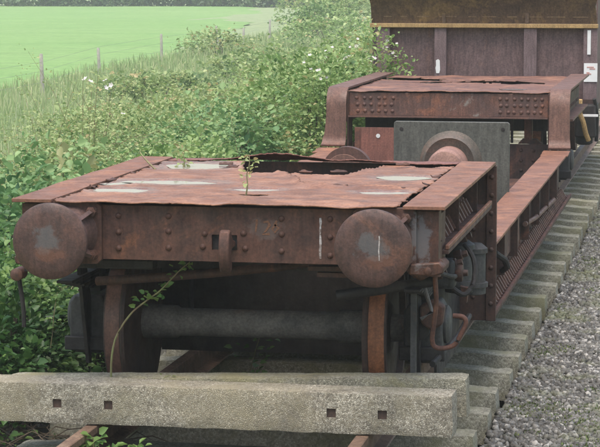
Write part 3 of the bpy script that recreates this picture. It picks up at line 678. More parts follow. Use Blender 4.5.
# brake gear and pipes under the near end
MB().tube([(-.84, .84, .735), (-.55, .80, .765), (-.2, .79, .80), (.2, .80, .845), (.50, .82, .895)], .026, 12).build('brake_rod', M['girder'], W)
MB().tube([(.555, .72, .705), (.75, .75, .735), (1.09, .80, .79)], .030, 12).build('brake_shaft', M['dark'], W)
for z, x0, x1 in ((.872, .42, .66), (.838, .47, .66)): MB().box(x0, x1, .58, .62, z-.012, z+.012).build('hanger_bar', M['girder'], W)
MB().box(-1.05, -.45, .60, .70, .84, .895).build('brake_beam', M['dark'], W, bevel=.01)
MB().box(-.9, .95, .98, 1.04, .80, .86).build('brake_cross_shaft', M['dark'], W)
for sx in (-1, 1):
    MB().prism([(1.80, .82), (1.885, .80), (1.875, .50), (1.83, .30), (1.78, .30), (1.815, .52)], 'x', sx*.76-.04, sx*.76+.04).build('brake_hanger', M['dark'], W)
    MB().box(sx*.58-.025, sx*.58+.025, 1.9, 2.02, .3, .82).build('brake_pull_link', M['dark'], W)
MB().tube([(.97, .80, .815), (1.05, .78, .84), (1.088, .77, .835), (1.093, .77, .80), (1.10, .775, .68), (1.088, .78, .56), (1.077, .79, .47), (1.09, .80, .425), (1.14, .80, .418), (1.20, .80, .44), (1.235, .80, .50), (1.262, .80, .56), (1.245, .80, .595), (1.19, .80, .600)], .0135, 12, sm=4).build('brake_pipe_loop', M['orange'], W)
MB().lathe((1.09, .77, .84), (0, 0, 1), [(-.02, .035), (.03, .035), (.045, .02)], 12).build('pipe_joint', M['orange'], W)
for cx, cy, r, za, zb in ((1.07, 2.15, .085, .53, .86), (1.15, 2.30, .07, .50, .82), (.98, 2.5, .09, .5, .86)):
    cy_ = MB().lathe((cx, cy, za), (0, 0, 1), [(0, r*.5), (.01, r), (.05, r), (.052, r*1.18), (.08, r*1.18), (.082, r*.96), (zb-za-.06, r*.96), (zb-za-.058, r*1.12), (zb-za-.03, r*1.12), (zb-za, r*.6)], 20).build('brake_cylinder', M['castiron'], W, smooth=35)
MB().prism([(1.10, .60), (1.15, .59), (1.14, .50), (1.115, .53)], 'y', 1.95, 2.0).build('cylinder_lug', M['head'], W)
MB().tube([(1.02, .88, .74), (1.04, .92, .66), (1.06, .92, .60), (1.00, .90, .56)], .012, 8).build('brake_chain', M['bluegrey'], W)
MB().box(.955, .985, .80, .84, .10, .86).build('guard_stay', M['castiron'], W)
MB().lathe((.98, 1.10, .47), (0, -1, 0), [(0, .05), (.07, .05), (.08, .03)], 14).build('box_oil_cup', M['dark'], W)
MB().prism([(.98, .62), (1.06, .66), (1.12, .62), (1.11, .52), (1.05, .48), (.99, .52)], 'y', .98, 1.06).build('slack_adjuster', M['girder'], W, bevel=.012)
MB().tube([(1.02, .72, .86), (1.10, .90, .82), (1.14, 1.2, .76), (1.12, 1.6, .72), (1.10, 2.0, .70)], .014, 8, sm=3).build('air_pipe', M['dark'], W)
MB().tube([(1.13, 1.9, .86), (1.19, 1.85, .78), (1.20, 1.8, .66), (1.15, 1.75, .58), (1.08, 1.72, .62)], .016, 8, sm=4).build('rubber_hose', M['dark'], W)
MB().tube([(1.06, .95, .30), (1.10, 1.25, .33), (1.13, 1.7, .36), (1.14, 2.1, .40)], .018, 8).build('tie_rod', M['dark'], W)
for a_ in ((1.12, 1.45, .80), (1.13, 1.62, .83), (1.08, 1.02, .80), (1.11, 2.02, .89)): MB().lathe(a_, (1, 0, .3), [(-.03, .03), (-.01, .036), (.015, .036), (.02, .022), (.05, .02)], 6).build('pipe_union', M['girder'], W, smooth=25)
MB().box(1.0, 1.13, 1.38, 1.52, .66, .83).build('valve_body', M['castiron'], W, bevel=.025, seg=3)
MB().lathe((1.13, 1.45, .75), (1, 0, 0), [(0, .05), (.02, .055), (.04, .05), (.045, .02), (.07, .018)], 14).build('valve_cap', M['girder'], W, smooth=35)
MB().prism([(.93, .90), (1.14, .90), (1.10, .84), (1.02, .80), (.95, .84)], 'y', .70, .76).build('spring_shackle', M['girder'], W, bevel=.01)
# hand lever at the left corner
MB().lathe((-1.225, .62, .80), (0, 1, 0), [(-.07, .02), (-.06, .036), (.04, .036), (.05, .02)], 14).build('lever_knob', M['wheel'], W, smooth=35)
MB().tube([(-1.225, .60, .79), (-1.205, .60, .66), (-1.197, .60, .58), (-1.198, .605, .50)], .013, 8).build('brake_lever', M['dark'], W)
MB().box(-1.19, -.95, .60, .64, .815, .845).build('lever_bracket', M['dark'], W)

# ------------------------------------------------------------------ loads standing in the well
gp = empty('grey_steel_plate', (.55, 6.5, .44), 'grey painted steel plate with rusty round boss standing in the well', 'steel plate')
pl = [(.053,.45),(.982,.45),(.982,1.262),(.967,1.277),(.068,1.277),(.053,1.262)]
MB().prism(pl, 'y', 6.49, 6.53).build('plate', M['greypl'], gp, bevel=.006)
MB().lathe((.515, 6.488, .955), (0, -1, 0), [(0, .25), (.012, .245), (.03, .225), (.10, .215), (.115, .20), (.09, .17)], 48).build('boss_flange', M['bossrim'], gp, smooth=50)
MB().lathe((.515, 6.42, .94), (0, -1, 0), [(0, .15), (.30, .145), (.34, .13), (.35, .09)], 40).build('boss', M['boss'], gp, smooth=50)
for x, z in ((.115, 1.215), (.93, 1.22)): MB().lathe((x, 6.492, z), (0, -1, 0), [(0, .016), (.006, .016), (.007, .010)], 10).build('bolt_hole', M['dark'], gp)
rp = empty('rusty_steel_sheet', (-.5, 9.5, .44), 'rust red steel sheet leaning up in the well behind the grey plate', 'steel sheet')
MB().box(-.74, -.10, 9.5, 9.515, .45, 1.008).build('sheet', M['plate2'], rp)
MB().box(-.741, -.69, 9.492, 9.4985, .45, 1.006).build('scorched_edge', M['orange'], rp)
MB().lathe((-.52, 9.4985, .93), (0, -1, 0), [(0, .02), (.004, .02)], 10).build('paint_spot', M['white'], rp)
wd = empty('scrap_wheel', (-.57, 8.05, .44), 'round scrap wheel standing in the well by the left post', 'scrap wheel')
MB().lathe((-.575, 8.0, .72), (0, 1, 0), [(0, .15), (.0, .222), (.10, .222), (.10, .15)], 40).build('rim', M['wheel'], wd, smooth=35)
MB().lathe((-.60, 7.985, .71), (0, 1, 0), [(0, .05), (.003, .165), (.03, .175), (.05, .16)], 36).build('disc', M['portal'], wd, smooth=35)
MB().lathe((-.60, 7.96, .71), (0, 1, 0), [(0, .05), (.025, .055)], 20).build('hub', M['wheel'], wd)
MB().box(-.80, -.36, 7.98, 8.14, .442, .52).build('chock', M['bark'], wd)

# ------------------------------------------------------------------ the second wagon behind
FW = empty('hopper_wagon', (-.09, 15, 0), 'maroon hopper wagon with yellow rail coupled behind the well wagon', 'wagon')
Y2 = 14.9; c0 = -.09
xl, xr = c0-1.32, c0+1.32
st = [(-1.34, -1.19), (-.66, -.52), (.385, .535), (1.075, 1.235)]
for a, b_ in zip(st[:-1], st[1:]):
    MB().box(a[1]-.02, b_[0]+.02, Y2+.09, Y2+.105, .95, 1.80).build('end_panel', M['purple'], FW)
for a, b_ in st: MB().box(a, b_, Y2-.0, Y2+.088, .80, 1.80).build('stanchion', M['stanch'], FW, bevel=.006)
MB().box(xl-.01, xr+.01, Y2-.03, Y2+.12, 1.802, 1.85).build('yellow_rail', M['ochre'], FW, bevel=.006)
MB().box(xl, xr, Y2-.02, Y2+.11, .86, .98).build('end_sill', M['girder'], FW)
up = MB().add([(xl+.0, Y2+.03, 1.852), (xr-.0, Y2+.03, 1.852), (xr-.02, Y2-.03, 2.06), (xl+.0, Y2-.03, 2.06), (xl-.02, Y2-.12, 2.2), (xr+.02, Y2-.12, 2.2),
    (xl, Y2+.05, 1.852), (xr, Y2+.05, 1.852), (xr-.02, Y2-.01, 2.06), (xl, Y2-.01, 2.06), (xl-.02, Y2-.10, 2.2), (xr+.02, Y2-.10, 2.2)],
    [(0,1,2,3),(3,2,5,4),(6,9,8,7),(9,10,11,8),(0,6,7,1),(4,5,11,10),(0,3,9,6),(3,4,10,9),(1,7,8,2),(2,8,11,5)]).build('hopper_end_plate', M['hopper'], FW)
MB().box(xl-.03, xr+.03, Y2-.15, Y2-.08, 2.2, 2.26).build('hopper_top_rail', M['ochre'], FW, bevel=.006)
wm = MB(); x = xl+.15
while x < xr-.2:
    L = random.uniform(.08, .22); wm.box(x, x+L, Y2+.006, Y2+.012, 1.925, 1.938); x += L+random.uniform(.05, .14)
wm.build('seam_weld', M['hopper2'], up)['kind'] = 'stuff'
for x in (-.55, .42): MB().box(x-.02, x+.02, Y2-.005, Y2+.02, 1.86, 2.04).build('plate_joint', M['hopper'], up)
MB().box(xl, xl+.02, Y2+.106, 21, .9, 2.2).build('side_panel', M['purple'], FW); MB().box(xr-.02, xr, Y2+.106, 21, .9, 2.2).build('side_panel', M['purple'], FW)
for y in (16.2, 17.6, 19): MB().box(xr+.001, xr+.09, y, y+.12, .9, 2.2).build('side_stanchion', M['stanch'], FW)
MB().box(c0-1.3, c0+1.3, Y2+.12, 21, .80, .94).build('underframe', M['girder'], FW)
lab = MB().box(1.085, 1.24, Y2-.012, Y2-.004, 1.185, 1.40).build('label_card', M['card'], FW)
for i, (x0, x1, z) in enumerate(((1.12, 1.2, 1.355), (1.15, 1.215, 1.335), (1.115, 1.15, 1.29), (1.12, 1.17, 1.275))):
    MB().box(x0, x1, Y2-.0155, Y2-.0125, z-.006, z+.006).build('red_print', M['redprint'], lab)
MB().box(1.12, 1.16, Y2-.012, Y2-.004, 1.50, 1.78).build('white_strip', M['card'], FW)
MB().prism([(-.635,1.27),(-.60,1.27),(-.59,1.31),(-.595,1.42),(-.615,1.435),(-.64,1.42),(-.638,1.36),(-.645,1.33)], 'y', Y2-.006, Y2-.001).build('white_paint_dab', M['card'], FW)
for sx in (-1, 1):
    MB().lathe((c0+sx*.865, Y2-.46, 1.03), (0, 1, 0), [(0, .15), (.01, .19), (.03, .195), (.035, .09), (.2, .09), (.21, .13), (.44, .16)], 28).build('buffer', M['buffer'], FW, smooth=40)
    MB().lathe((c0+sx*.76, 17.2, .45), (sx, 0, 0), [(-.06, .45), (.06, .44)], 32).build('wheel', M['wheel'], FW)
    MB().lathe((c0+sx*.76, 19.6, .45), (sx, 0, 0), [(-.06, .45), (.06, .44)], 32).build('wheel', M['wheel'], FW)
# yellow brake fittings at its right corner
MB().box(1.03, 1.09, Y2-.34, Y2-.27, .84, 1.00).build('brake_bracket', M['ochre'], FW, bevel=.01)
MB().tube([(1.06, Y2-.30, .84), (1.10, Y2-.28, .74), (1.13, Y2-.24, .60), (1.16, Y2-.2, .52)], .03, 10).build('brake_handle', M['ochre'], FW)
MB().box(1.02, 1.27, Y2-.30, Y2-.26, .80, .825).build('fitting_bar', M['card'], FW)
MB().box(1.0, 1.24, Y2-.2, Y2+.4, .55, .93).build('corner_box', M['dark'], FW, bevel=.02)
MB().tube([(1.22, Y2-.2, 1.0), (1.25, Y2-.1, .8), (1.24, Y2, .5)], .022, 8).build('side_hose', M['dark'], FW)
MB().lathe((1.10, Y2-.05, .60), (0, 0, 1), [(-.14, .07), (-.12, .1), (.08, .1), (.1, .07)], 16).build('brake_reservoir', M['dark'], FW, smooth=35)

# ------------------------------------------------------------------ loose concrete sleepers across the rails
def carve(o, boxes):
    cut = MB()
    for b_ in boxes: cut.box(*b_)
    c = cut.build('cutter', M['dark'], None, smooth=0)
    md = o.modifiers.new('holes', 'BOOLEAN'); md.object = c; md.operation = 'DIFFERENCE'; md.solver = 'EXACT'
    dg = bpy.context.evaluated_depsgraph_get(); me = bpy.data.meshes.new_from_object(o.evaluated_get(dg)); o.modifiers.clear()
    old = o.data; o.data = me; bpy.data.objects.remove(c)
s1 = sleeper_mesh('loose', 2.64, .235, .225, .19, 11, None, .006, .003).build('concrete_sleeper', M['agg'], None, smooth=50)
# rolled on its side: its top (local +z) faces the camera (-y)
carve(s1, [(x-.025, x+.025, -.025, .025, .165, .21) for x in (-.942+.077, -.652+.077, .585+.077, .862+.077)])
for x in (-.942+.077, -.652+.077, .585+.077, .862+.077):
    MB().box(x-.0245, x+.0245, -.0245, .0245, .160, .176).build('bolt_socket', M['socket'], s1)
s1.rotation_euler = (R(90), 0, R(.15)); s1.location = (-.077, .56, .1185)
tag(s1, 'nearest concrete sleeper, pebbly face with square bolt holes, across the rails', 'sleeper', 'loose sleepers lying across the rails')
s2 = sleeper_mesh('loose2', 2.60, .20, .185, .215, 23, None, .004, .003).build('concrete_sleeper', M['agg2'], None, smooth=50)
s2.rotation_euler = (0, -math.atan2(.072, 2.6), math.atan2(.055, 2.6)); s2.location = (-.01, .715, .033)
tag(s2, 'mossy concrete sleeper lying behind the pebbly one, against the wheel', 'sleeper', 'loose sleepers lying across the rails')

# ------------------------------------------------------------------ foliage tools
def leaves(P, D, size, fold=.18, wide=.36):
    """leaf blades: P base points, D directions of the midrib (n,3), size (n,) -> V, F"""
    n = len(P); D = D/np.linalg.norm(D, axis=1, keepdims=True); up = rng.normal(size=(n, 3))*.45 + np.array([0, 0, 1.]); S = np.cross(D, up); S /= np.linalg.norm(S, axis=1, keepdims=True)+1e-9; N = np.cross(S, D)
    sh = np.array([(0,0,0),(-wide,.32,fold),(-wide*.8,.68,fold*.8),(0,1,-.08),(wide*.8,.68,fold*.8),(wide,.32,fold)])
    V = P[:, None, :] + size[:, None, None]*(sh[None, :, 0:1]*S[:, None, :] + sh[None, :, 1:2]*D[:, None, :] + sh[None, :, 2:3]*N[:, None, :])
    b = np.arange(n)[:, None]*6; F = np.stack([b+np.array([[0, 3, 2, 1]]), b+np.array([[0, 5, 4, 3]])], 1).reshape(-1, 4)
    return V.reshape(-1, 3), F
def leaf_obj(name, P, D, size, mat, parent, var=None, **k):
    V, F = leaves(np.asarray(P), np.asarray(D), np.asarray(size), **k)
    v = rng.normal(.5, .22, len(P)).clip(0, 1) if var is None else var
    return npmesh(name, V, F, mat, parent, var=np.repeat(v, 2))
def arch(p0, dirv, length, droop, n=9):
    pts = [np.array(p0, float)]; d = np.array(dirv, float); d /= np.linalg.norm(d)
    for i in range(n-1):
        pts.append(pts[-1] + d*length/(n-1)); d = d + np.array([rng.normal()*.06, rng.normal()*.06, -droop]); d /= np.linalg.norm(d)
    return pts
def bush(name, label, x, y, rx, ry, top, nleaf, size, mat, canes=14, flowers=0, group='bushes along the railway', cat='bush', lean=(0, 0), cane_len=(.3, .7), clus=5, blooms=()):
    z0 = gz(x, y)-.05; h = top - z0; o = empty(name, (x, y, z0), label, cat, group); P = []; D = []; Sz = []; Vr = []
    nc = nleaf//clus
    # clumps: lobes on a rounded body, denser towards the outside
    lob = [(rng.normal(size=3)) for _ in range(22)]; lob = [l/np.linalg.norm(l) for l in lob]; amp = rng.uniform(-.30, .28, 22)
    k = 0
    while k < nc:
        d = rng.normal(size=3); d /= np.linalg.norm(d); 
        if d[2] < -.25: continue
        r = rng.uniform(.25, 1)**.45
        b_ = 1 + sum(a*max(0, (d@l-.72)/.28) for a, l in zip(amp, lob)) 
        p = np.array([x+lean[0]*d[2], y+lean[1]*d[2], z0+h*.42]) + d*np.array([rx, ry, h*.58])*r*b_
        if d[2] < 0: p[2] = z0 + rng.uniform(0, .42)*h
        if p[0] > -1.24 and p[1] < 14.0 and p[1] > .3 and p[2] < 1.36: continue      # keeps clear of the wagon
        if p[2] < gz(p[0], p[1]): continue
        tone = rng.normal(.48, .20) + .45*(r-.85) + (1.1*b_-1.1)  # leaf colour darkened towards the core and hollows, shade put into the tone
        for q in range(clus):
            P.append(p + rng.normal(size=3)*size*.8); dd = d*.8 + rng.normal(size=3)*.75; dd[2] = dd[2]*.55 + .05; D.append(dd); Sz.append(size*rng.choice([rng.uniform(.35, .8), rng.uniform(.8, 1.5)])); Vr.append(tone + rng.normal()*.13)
        k += 1
    cb_ = MB(); fl = []
    for c in range(canes):
        a = rng.uniform(0, 6.28); q = rng.uniform(.2, .95); p0 = (x+rx*q*math.cos(a), y+ry*q*math.sin(a), z0+h*(.55+.25*(1-q)))
        pts_ = arch(p0, (math.cos(a)*.5+rng.normal()*.3, math.sin(a)*.5+rng.normal()*.3, 1.1), rng.uniform(*cane_len)*h*.75, rng.uniform(.10, .28))
        if any(p[0] > -1.22 and p[1] < 13.9 and p[2] < 1.35 for p in pts_): continue
        cb_.tube(pts_, [.0045*(1-.75*i/8) for i in range(9)], 5)
        for i in range(2, 9):
            for r_ in range(9):
                P.append(pts_[i] + rng.normal(size=3)*.045); dd = rng.normal(size=3); dd[2] = abs(dd[2])*.3; D.append(dd); Sz.append(size*rng.uniform(.55, 1.1)*(1.1-.06*i)); Vr.append(rng.normal(.68, .16))
        if c < flowers: fl += [(pts_[8-j], 1) for j in range(0, 2 if cat == 'rose bush' else 3)]
    for bp_ in blooms:                                   # flower heads, each on its own spray
        b0 = np.array(bp_); b1 = np.array([x+(b0[0]-x)*.5, y+(b0[1]-y)*.5, z0+h*.6]); cb_.tube([b1, (b0+b1)/2+np.array([0, 0, .06]), b0], [.004, .0035, .002], 5)
        for q in range(3 if cat == 'rose bush' else 4): fl.append((b0 + (rng.normal(size=3)*.035 if q else 0), 1)) if (q == 0 or cat != 'rose bush') else None
        for q in range(16): P.append(b0 + (b1-b0)*rng.uniform(0, .5) + rng.normal(size=3)*.04); dd = rng.normal(size=3); dd[2] *= .4; D.append(dd); Sz.append(size*rng.uniform(.5, 1.)); Vr.append(rng.normal(.7, .15))
    if cb_.v: cb_.build('canes', M['cane'], o, smooth=60)['kind'] = 'stuff'
    # inner stems
    stb = MB()
    for c in range(12):
        a = rng.uniform(0, 6.28); q = rng.uniform(0, .5); p0 = np.array((x+rx*q*math.cos(a)*.5, y+ry*q*math.sin(a)*.5, z0)); p1 = p0 + np.array((rx*.6*math.cos(a)*q, ry*.6*math.sin(a)*q, h*.75))
        if p1[0] < -1.25 or p1[1] > 14: stb.tube([p0, (p0+p1)/2+rng.normal(size=3)*.05, p1], [.014, .01, .006], 5)
    if stb.v: stb.build('stems', M['bark'], o, smooth=60)['kind'] = 'stuff'
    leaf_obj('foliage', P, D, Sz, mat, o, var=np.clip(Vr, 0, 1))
    if fl:
        FV = []; 
        for k, (p, s_) in enumerate(fl):
            f = MB(); p = Vector(p) + Vector(rng.normal(size=3)*.03); nrm = (CAM-p).normalized()*.5 + Vector((0, 0, .7)) + Vector(rng.normal(size=3)*.3); q = nrm.to_track_quat('Z', 'Y'); rr = rng.uniform(.015, .024)*(1.25 if cat == 'rose bush' else 1)
            for a in range(5):
                g = a*1.2566; c_ = lambda r_, da, z_: p + q @ Vector((r_*math.cos(g+da), r_*math.sin(g+da), z_))
                f.add([p, c_(rr*.75, -.55, .006), c_(rr*1.05, 0, .010), c_(rr*.75, .55, .006)], [(0, 1, 2, 3)])
            f.build('flower', M['petal'], o, smooth=0)
    return o
def tuft_field(name, n, region, hgt, mat, label, dens_fall=1.0, wid=.006, zf=gz, lean=.35, cat='grass'):
    P = []; k = 0
    while len(P) < n:
        p = region()
        if p is not None: P.append((p[0], p[1], zf(p[0], p[1])-.02))
    P = np.array(P); n = len(P); dist = np.linalg.norm(P[:, :2]-np.array([CAM.x, CAM.y]), axis=1)
    a = rng.uniform(0, 6.28, n); H = rng.uniform(*hgt, n); W_ = np.maximum(wid, dist*.00022)*rng.uniform(.7, 1.4, n); L = rng.normal(0, lean, n)
    sx = np.stack([np.cos(a), np.sin(a), np.zeros(n)], 1); ld = np.stack([-np.sin(a), np.cos(a), np.zeros(n)], 1)
    b0 = P - sx*W_[:, None]; b1 = P + sx*W_[:, None]; mid = P + ld*(L*H*.35)[:, None] + np.array([0, 0, 1.])*(H*.6)[:, None]; tip = P + ld*(L*H)[:, None] + np.array([0, 0, 1.])*(H*(1-.25*np.abs(L)))[:, None]
    V = np.stack([b0, b1, mid+sx*W_[:, None]*.7, tip, mid-sx*W_[:, None]*.7], 1).reshape(-1, 3); k = np.arange(n)[:, None]*5
    F4 = np.concatenate([k+np.array([[0, 1, 2, 4]])], 0); F4b = k+np.array([[4, 2, 3, 3]])
    # tip as a second quad strip made of a triangle: use two triangles and one tri -> all triangles
    F = np.concatenate([k+np.array([[0, 1, 2]]), k+np.array([[0, 2, 4]]), k+np.array([[4, 2, 3]])], 1).reshape(-1, 3)
    o = npmesh(name, V, F, mat, var=np.repeat(np.clip(rng.normal(.5, .2, n)+.35*np.array([noise.noise((p[0]*.5, p[1]*.5, 0)) for p in P]), 0, 1), 3))
    return tag(o, label, cat, kind='stuff')

# ------------------------------------------------------------------ bushes on the left
BLOOM_A = [(-2.98, 8.1, 1.56), (-2.865, 8.18, 1.54), (-2.944, 8.26, 1.44), (-2.79, 8.34, 1.40), (-2.78, 8.42, 1.43), (-2.72, 8.5, 1.14)]
BLOOM_B = [(-1.742, 12.5, 1.50), (-1.608, 12.8, 1.555), (-1.383, 13.6, 1.62), (-1.482, 12.2, 1.37), (-1.625, 12.4, 1.41), (-1.498, 13.2, 1.50)]
BLOOM_C = [(-1.11, 14.3, 1.56), (-1.05, 14.35, 1.535), (-1.29, 14.2, 1.45)]
bush('bramble_bush', 'dark green leafy bramble at the far left beside the brake lever', -2.15, 2.7, .80, 1.2, .72, 5200, .058, M['leafd'], 10, cane_len=(.3, .6))
bush('ivy_clump', 'low ivy clump under the left buffer beside the wheel', -1.58, 1.75, .36, .9, .72, 3600, .055, M['leafd'], 4, cane_len=(.2, .4), cat='ivy')
bush('bramble_bush', 'bramble at the left edge level with the near deck corner', -2.55, 5.2, .9, 1.4, 1.0, 5200, .070, M['leafb'], 16)
bush('bramble_bush', 'pale low bramble furthest left, lower than the rose', -4.2, 9.2, 1.3, 1.8, .45, 7500, .042, M['rose'], 24, cane_len=(.5, 1.0))
bush('wild_rose_bush', 'tall loose wild rose with scattered white flowers, left of the deck', -3.05, 8.2, .85, 1.2, 1.10, 4800, .045, M['rose'], 44, 0, cane_len=(.45, .95), cat='rose bush', blooms=BLOOM_A)
bush('bramble_bush', 'bramble just behind the left deck edge plate', -2.15, 8.3, .75, 1.5, 1.02, 6500, .055, M['leaf'], 14)
bush('bramble_bush', 'bramble behind the two deck seedlings', -2.35, 11.6, .95, 1.5, 1.0, 5600, .068, M['leafb'], 20, cane_len=(.4, .8))
bush('bramble_bush', 'pale bramble behind the deck, rising left of the flowering mass', -3.6, 13.4, 1.2, 1.7, 1.08, 8000, .042, M['rose'], 26, cane_len=(.4, .9))
bush('bramble_bush', 'dense bramble left of the far raised post', -2.25, 15.0, .85, 1.7, 1.55, 7000, .062, M['leaf'], 16)
bush('flowering_bramble', 'white flowered bramble spilling over the far deck corner', -1.52, 13.0, .66, 1.3, 1.62, 6500, .052, M['leaf'], 22, 0, cat='bush', cane_len=(.2, .4), blooms=BLOOM_B)
bush('flowering_bramble', 'bramble sprays reaching between the two wagons', -1.12, 14.38, .48, .28, 1.58, 2800, .052, M['leaf'], 10, 0, cat='bush', cane_len=(.1, .28), blooms=BLOOM_C)
bush('bramble_bush', 'bramble mass farther back beside the maroon wagon', -2.9, 20.0, 1.1, 2.2, 1.25, 6500, .06, M['leaf'], 18)
bush('bramble_bush', 'bramble on the slope left of the flowering mass', -4.4, 18.5, 1.3, 2.0, .80, 6500, .06, M['rose'], 18)
bush('bramble_bush', 'hazy bramble on the slope behind the other bushes', -4.2, 26, 1.5, 2.5, .95, 5500, .065, M['rose'], 14)
bush('bramble_bush', 'hazy thicket left of the maroon wagon top', -4.6, 38, 1.8, 3.0, 1.2, 5000, .08, M['leaf'], 14)
bush('hawthorn_shrub', 'hazy green shrub by the last fence posts', -16.5, 97, 2.0, 2.5, .9, 1500, .16, M['leaf'], 8, cat='shrub')
bush('hawthorn_shrub', 'small hazy shrub at the foot of the middle fence posts', -16.2, 73, 1.5, 1.8, .1, 1400, .12, M['rose'], 6, cat='shrub')
bush('hawthorn_shrub', 'hazy shrub on the slope near the top of the picture', -13, 82, 2.5, 3.5, .4, 1800, .15, M['leaf'], 8, cat='shrub')

for (x, y, rx, ry, top, n, lab) in ((-11.6, 46, 1.8, 2.5, -.25, 3000, 'low hazy bramble patch on the slope below the second fence post'), (-8.6, 31, 1.6, 2.6, -.20, 4000, 'low bramble patch in the rough grass behind the rose'),
        (-11.0, 57, 2.2, 4.0, -.05, 2600, 'hazy bramble patch on the slope right of the middle posts'), (-9.0, 66, 2.2, 5.0, .35, 2600, 'hazy thicket on the slope left of the maroon wagon'),
        (-17.5, 112, 2.6, 4.0, 1.3, 2200, 'hazy far thicket right of the pasture end'), (-22, 130, 3.0, 4.0, 1.4, 1800, 'hazy far thicket beside the hedgerow'), (-6.6, 20, 1.4, 2.4, .05, 4500, 'pale bramble low on the slope behind the rose canes')):
    bush('bramble_patch', lab, x, y, rx, ry, top, n, .065 + y*.0012, M['rose'], 8)
# rough grass between the bushes and the fence, and sward on the pasture
def reg_rough():
    y = 4 + 110*rng.uniform()**1.7; t_ = (y-20)/84; xf = -15.9 - 4*max(0, min(1, t_)); u = rng.uniform()
    x = -3.2 + (xf+3.2)*u
    return (x, y)
tuft_field('rough_grass', 90000, reg_rough, (.15, .55), M['grass'], 'tall pale rough grass between the bushes and the fence')
def reg_verge():
    return (rng.uniform(-3.6, -1.45), rng.uniform(-1, 9))
tuft_field('verge_grass', 5000, reg_verge, (.1, .4), M['grass'], 'sparse grass among the bramble stems by the track')
def reg_b():
    for _ in range(50):
        x = rng.uniform(1.33, 2.7); y = rng.uniform(.5, 20)
        if fbm(x, y, 3, .9, 3) > .22: return (x, y)
    return None
tuft_field('ballast_moss', 16000, reg_b, (.006, .02), M['moss'], 'low yellow green moss and weeds on the ballast', zf=lambda x, y: bz(x, y)+.03, wid=.006, cat='moss')

# fence
FE = empty('field_fence', (-16, 60, -1), 'post and wire fence of grey weathered posts along the pasture', 'fence')
for i, (x, y) in enumerate(posts):
    r = .055 if i < 8 else .08; h = 1.12 + .15*math.sin(i*2.1); tl = random.uniform(-.05, .05)
    MB().lathe((x, y, -1.1), (tl, 0, 1), [(0, r), (h*.6, r*.95), (h, r*.9), (h+.03, r*.6)], 9).build('post', M['postwood'], FE)
for z in (.45, .75, 1.0):
    MB().tube([(x, y-.08, -1.05+z) for x, y in posts], .003, 4).build('wire', M['wire'], FE)
# hedgerow trees at the far side of the pasture
for i, (x, y, r, h, lab) in enumerate([(-75, 186, 6, 7, 'hazy dark tree leftmost in the far hedgerow'), (-62, 190, 6, 6, 'hazy rounded tree second from left in the far hedgerow'), (-53, 187, 5, 5, 'hazy tree in the far hedgerow above the nearest fence post'), (-46, 191, 5, 6, 'hazy tree in the far hedgerow, middle left'),
      (-39, 189, 5, 5, 'hazy tree in the far hedgerow above the pasture centre'), (-33, 193, 5, 6, 'hazy broad tree at the pasture end of the far hedgerow'), (-27, 196, 5, 6, 'hazy tree where the fence meets the far hedgerow'), (-20, 190, 5, 5, 'hazy tree right of the far fence end'), (-12, 185, 5, 6, 'hazy tree rightmost in the far hedgerow')]):
    o = empty('hedgerow_tree', (x, y, -1), lab, 'tree', 'trees of the far hedgerow'); tb = MB().tube([(x, y, -1.1), (x+.2, y, h*.4), (x, y+.3, h*.75)], [.3, .22, .08], 8)
    for a in range(5):
        g = a*1.26; tb.tube([(x+.1, y, h*.25), (x+r*.35*math.cos(g), y+r*.35*math.sin(g), h*.5), (x+r*.6*math.cos(g), y+r*.6*math.sin(g), h*.65)], [.12, .08, .03], 5)
    tb.build('trunk', M['bark'], o, smooth=60); P = []; D = []
    lob = [(rng.normal(size=3)*np.array([.55, .55, .4])) for _ in range(14)]
    for k in range(3600):
        l = lob[k % 14]; d = rng.normal(size=3); d /= np.linalg.norm(d); q = l + d*.42*rng.uniform(.6, 1.1); p = np.array([x, y, h*.42]) + q*np.array([r, r, h*.6])
        if k % 2: g_ = rng.uniform(0, 6.28); rr_ = r*1.05*rng.uniform(.3, 1)**.5; p = np.array([x+rr_*math.cos(g_), y+rr_*math.sin(g_)*.6, -1+rng.uniform(0, 1)**1.5*3.4])
        if p[2] < -.95: p[2] = -.95+rng.uniform(0, .4)
        P.append(p); D.append(d+rng.normal(size=3)*.5)
    leaf_obj('crown', P, D, rng.uniform(.25, .55, len(P)), M['treeleaf'], o)

# ------------------------------------------------------------------ small plants on and round the wagon
def catmull(pts, sm):
    pts = [Vector(p) for p in pts]; q = [pts[0]] + pts + [pts[-1]]; o = []
    for i in range(1, len(q)-2):
        for k in range(sm):
            u = k/sm; a, b_, c, d = q[i-1:i+3]; o.append(.5*((2*b_) + (c-a)*u + (2*a-5*b_+4*c-d)*u*u + (3*b_-a-3*c+d)*u**3))
    return [tuple(p) for p in o + [pts[-1]]]
def seedling(name, label, pts_, r, nl, size, mat, spread=.05, start=.35):
    pts_ = catmull(pts_, 4)
    p0 = Vector(pts_[0]); o = empty(name, p0, label, 'plant'); MB().tube(pts_, [r*(1-.6*i/(len(pts_)-1)) for i in range(len(pts_))], 6).build('stem', M['cane'], o, smooth=60)
    P = []; D = []; a = np.array(pts_)
    for k in range(nl):
        u = (start + (1-start)*rng.uniform())*(len(a)-1); i = min(int(u), len(a)-2); p = a[i] + (a[i+1]-a[i])*(u-i); d = rng.normal(size=3); d[2] = d[2]*.4+.15
        P.append(p + d/np.linalg.norm(d)*rng.uniform(0, spread)); D.append(d)
    leaf_obj('leaves', P, D, rng.uniform(.6, 1.2, nl)*size, mat, o, var=np.clip(rng.normal(.75, .18, nl), 0, 1)); return o
seedling('seedling', 'small seedling growing through the hole in the middle of the deck', [(.03, .80, 1.23), (.04, .80, 1.30), (.035, .81, 1.36), (.05, .81, 1.42), (.045, .82, 1.47)], .005, 26, .034, M['rose'], .05)
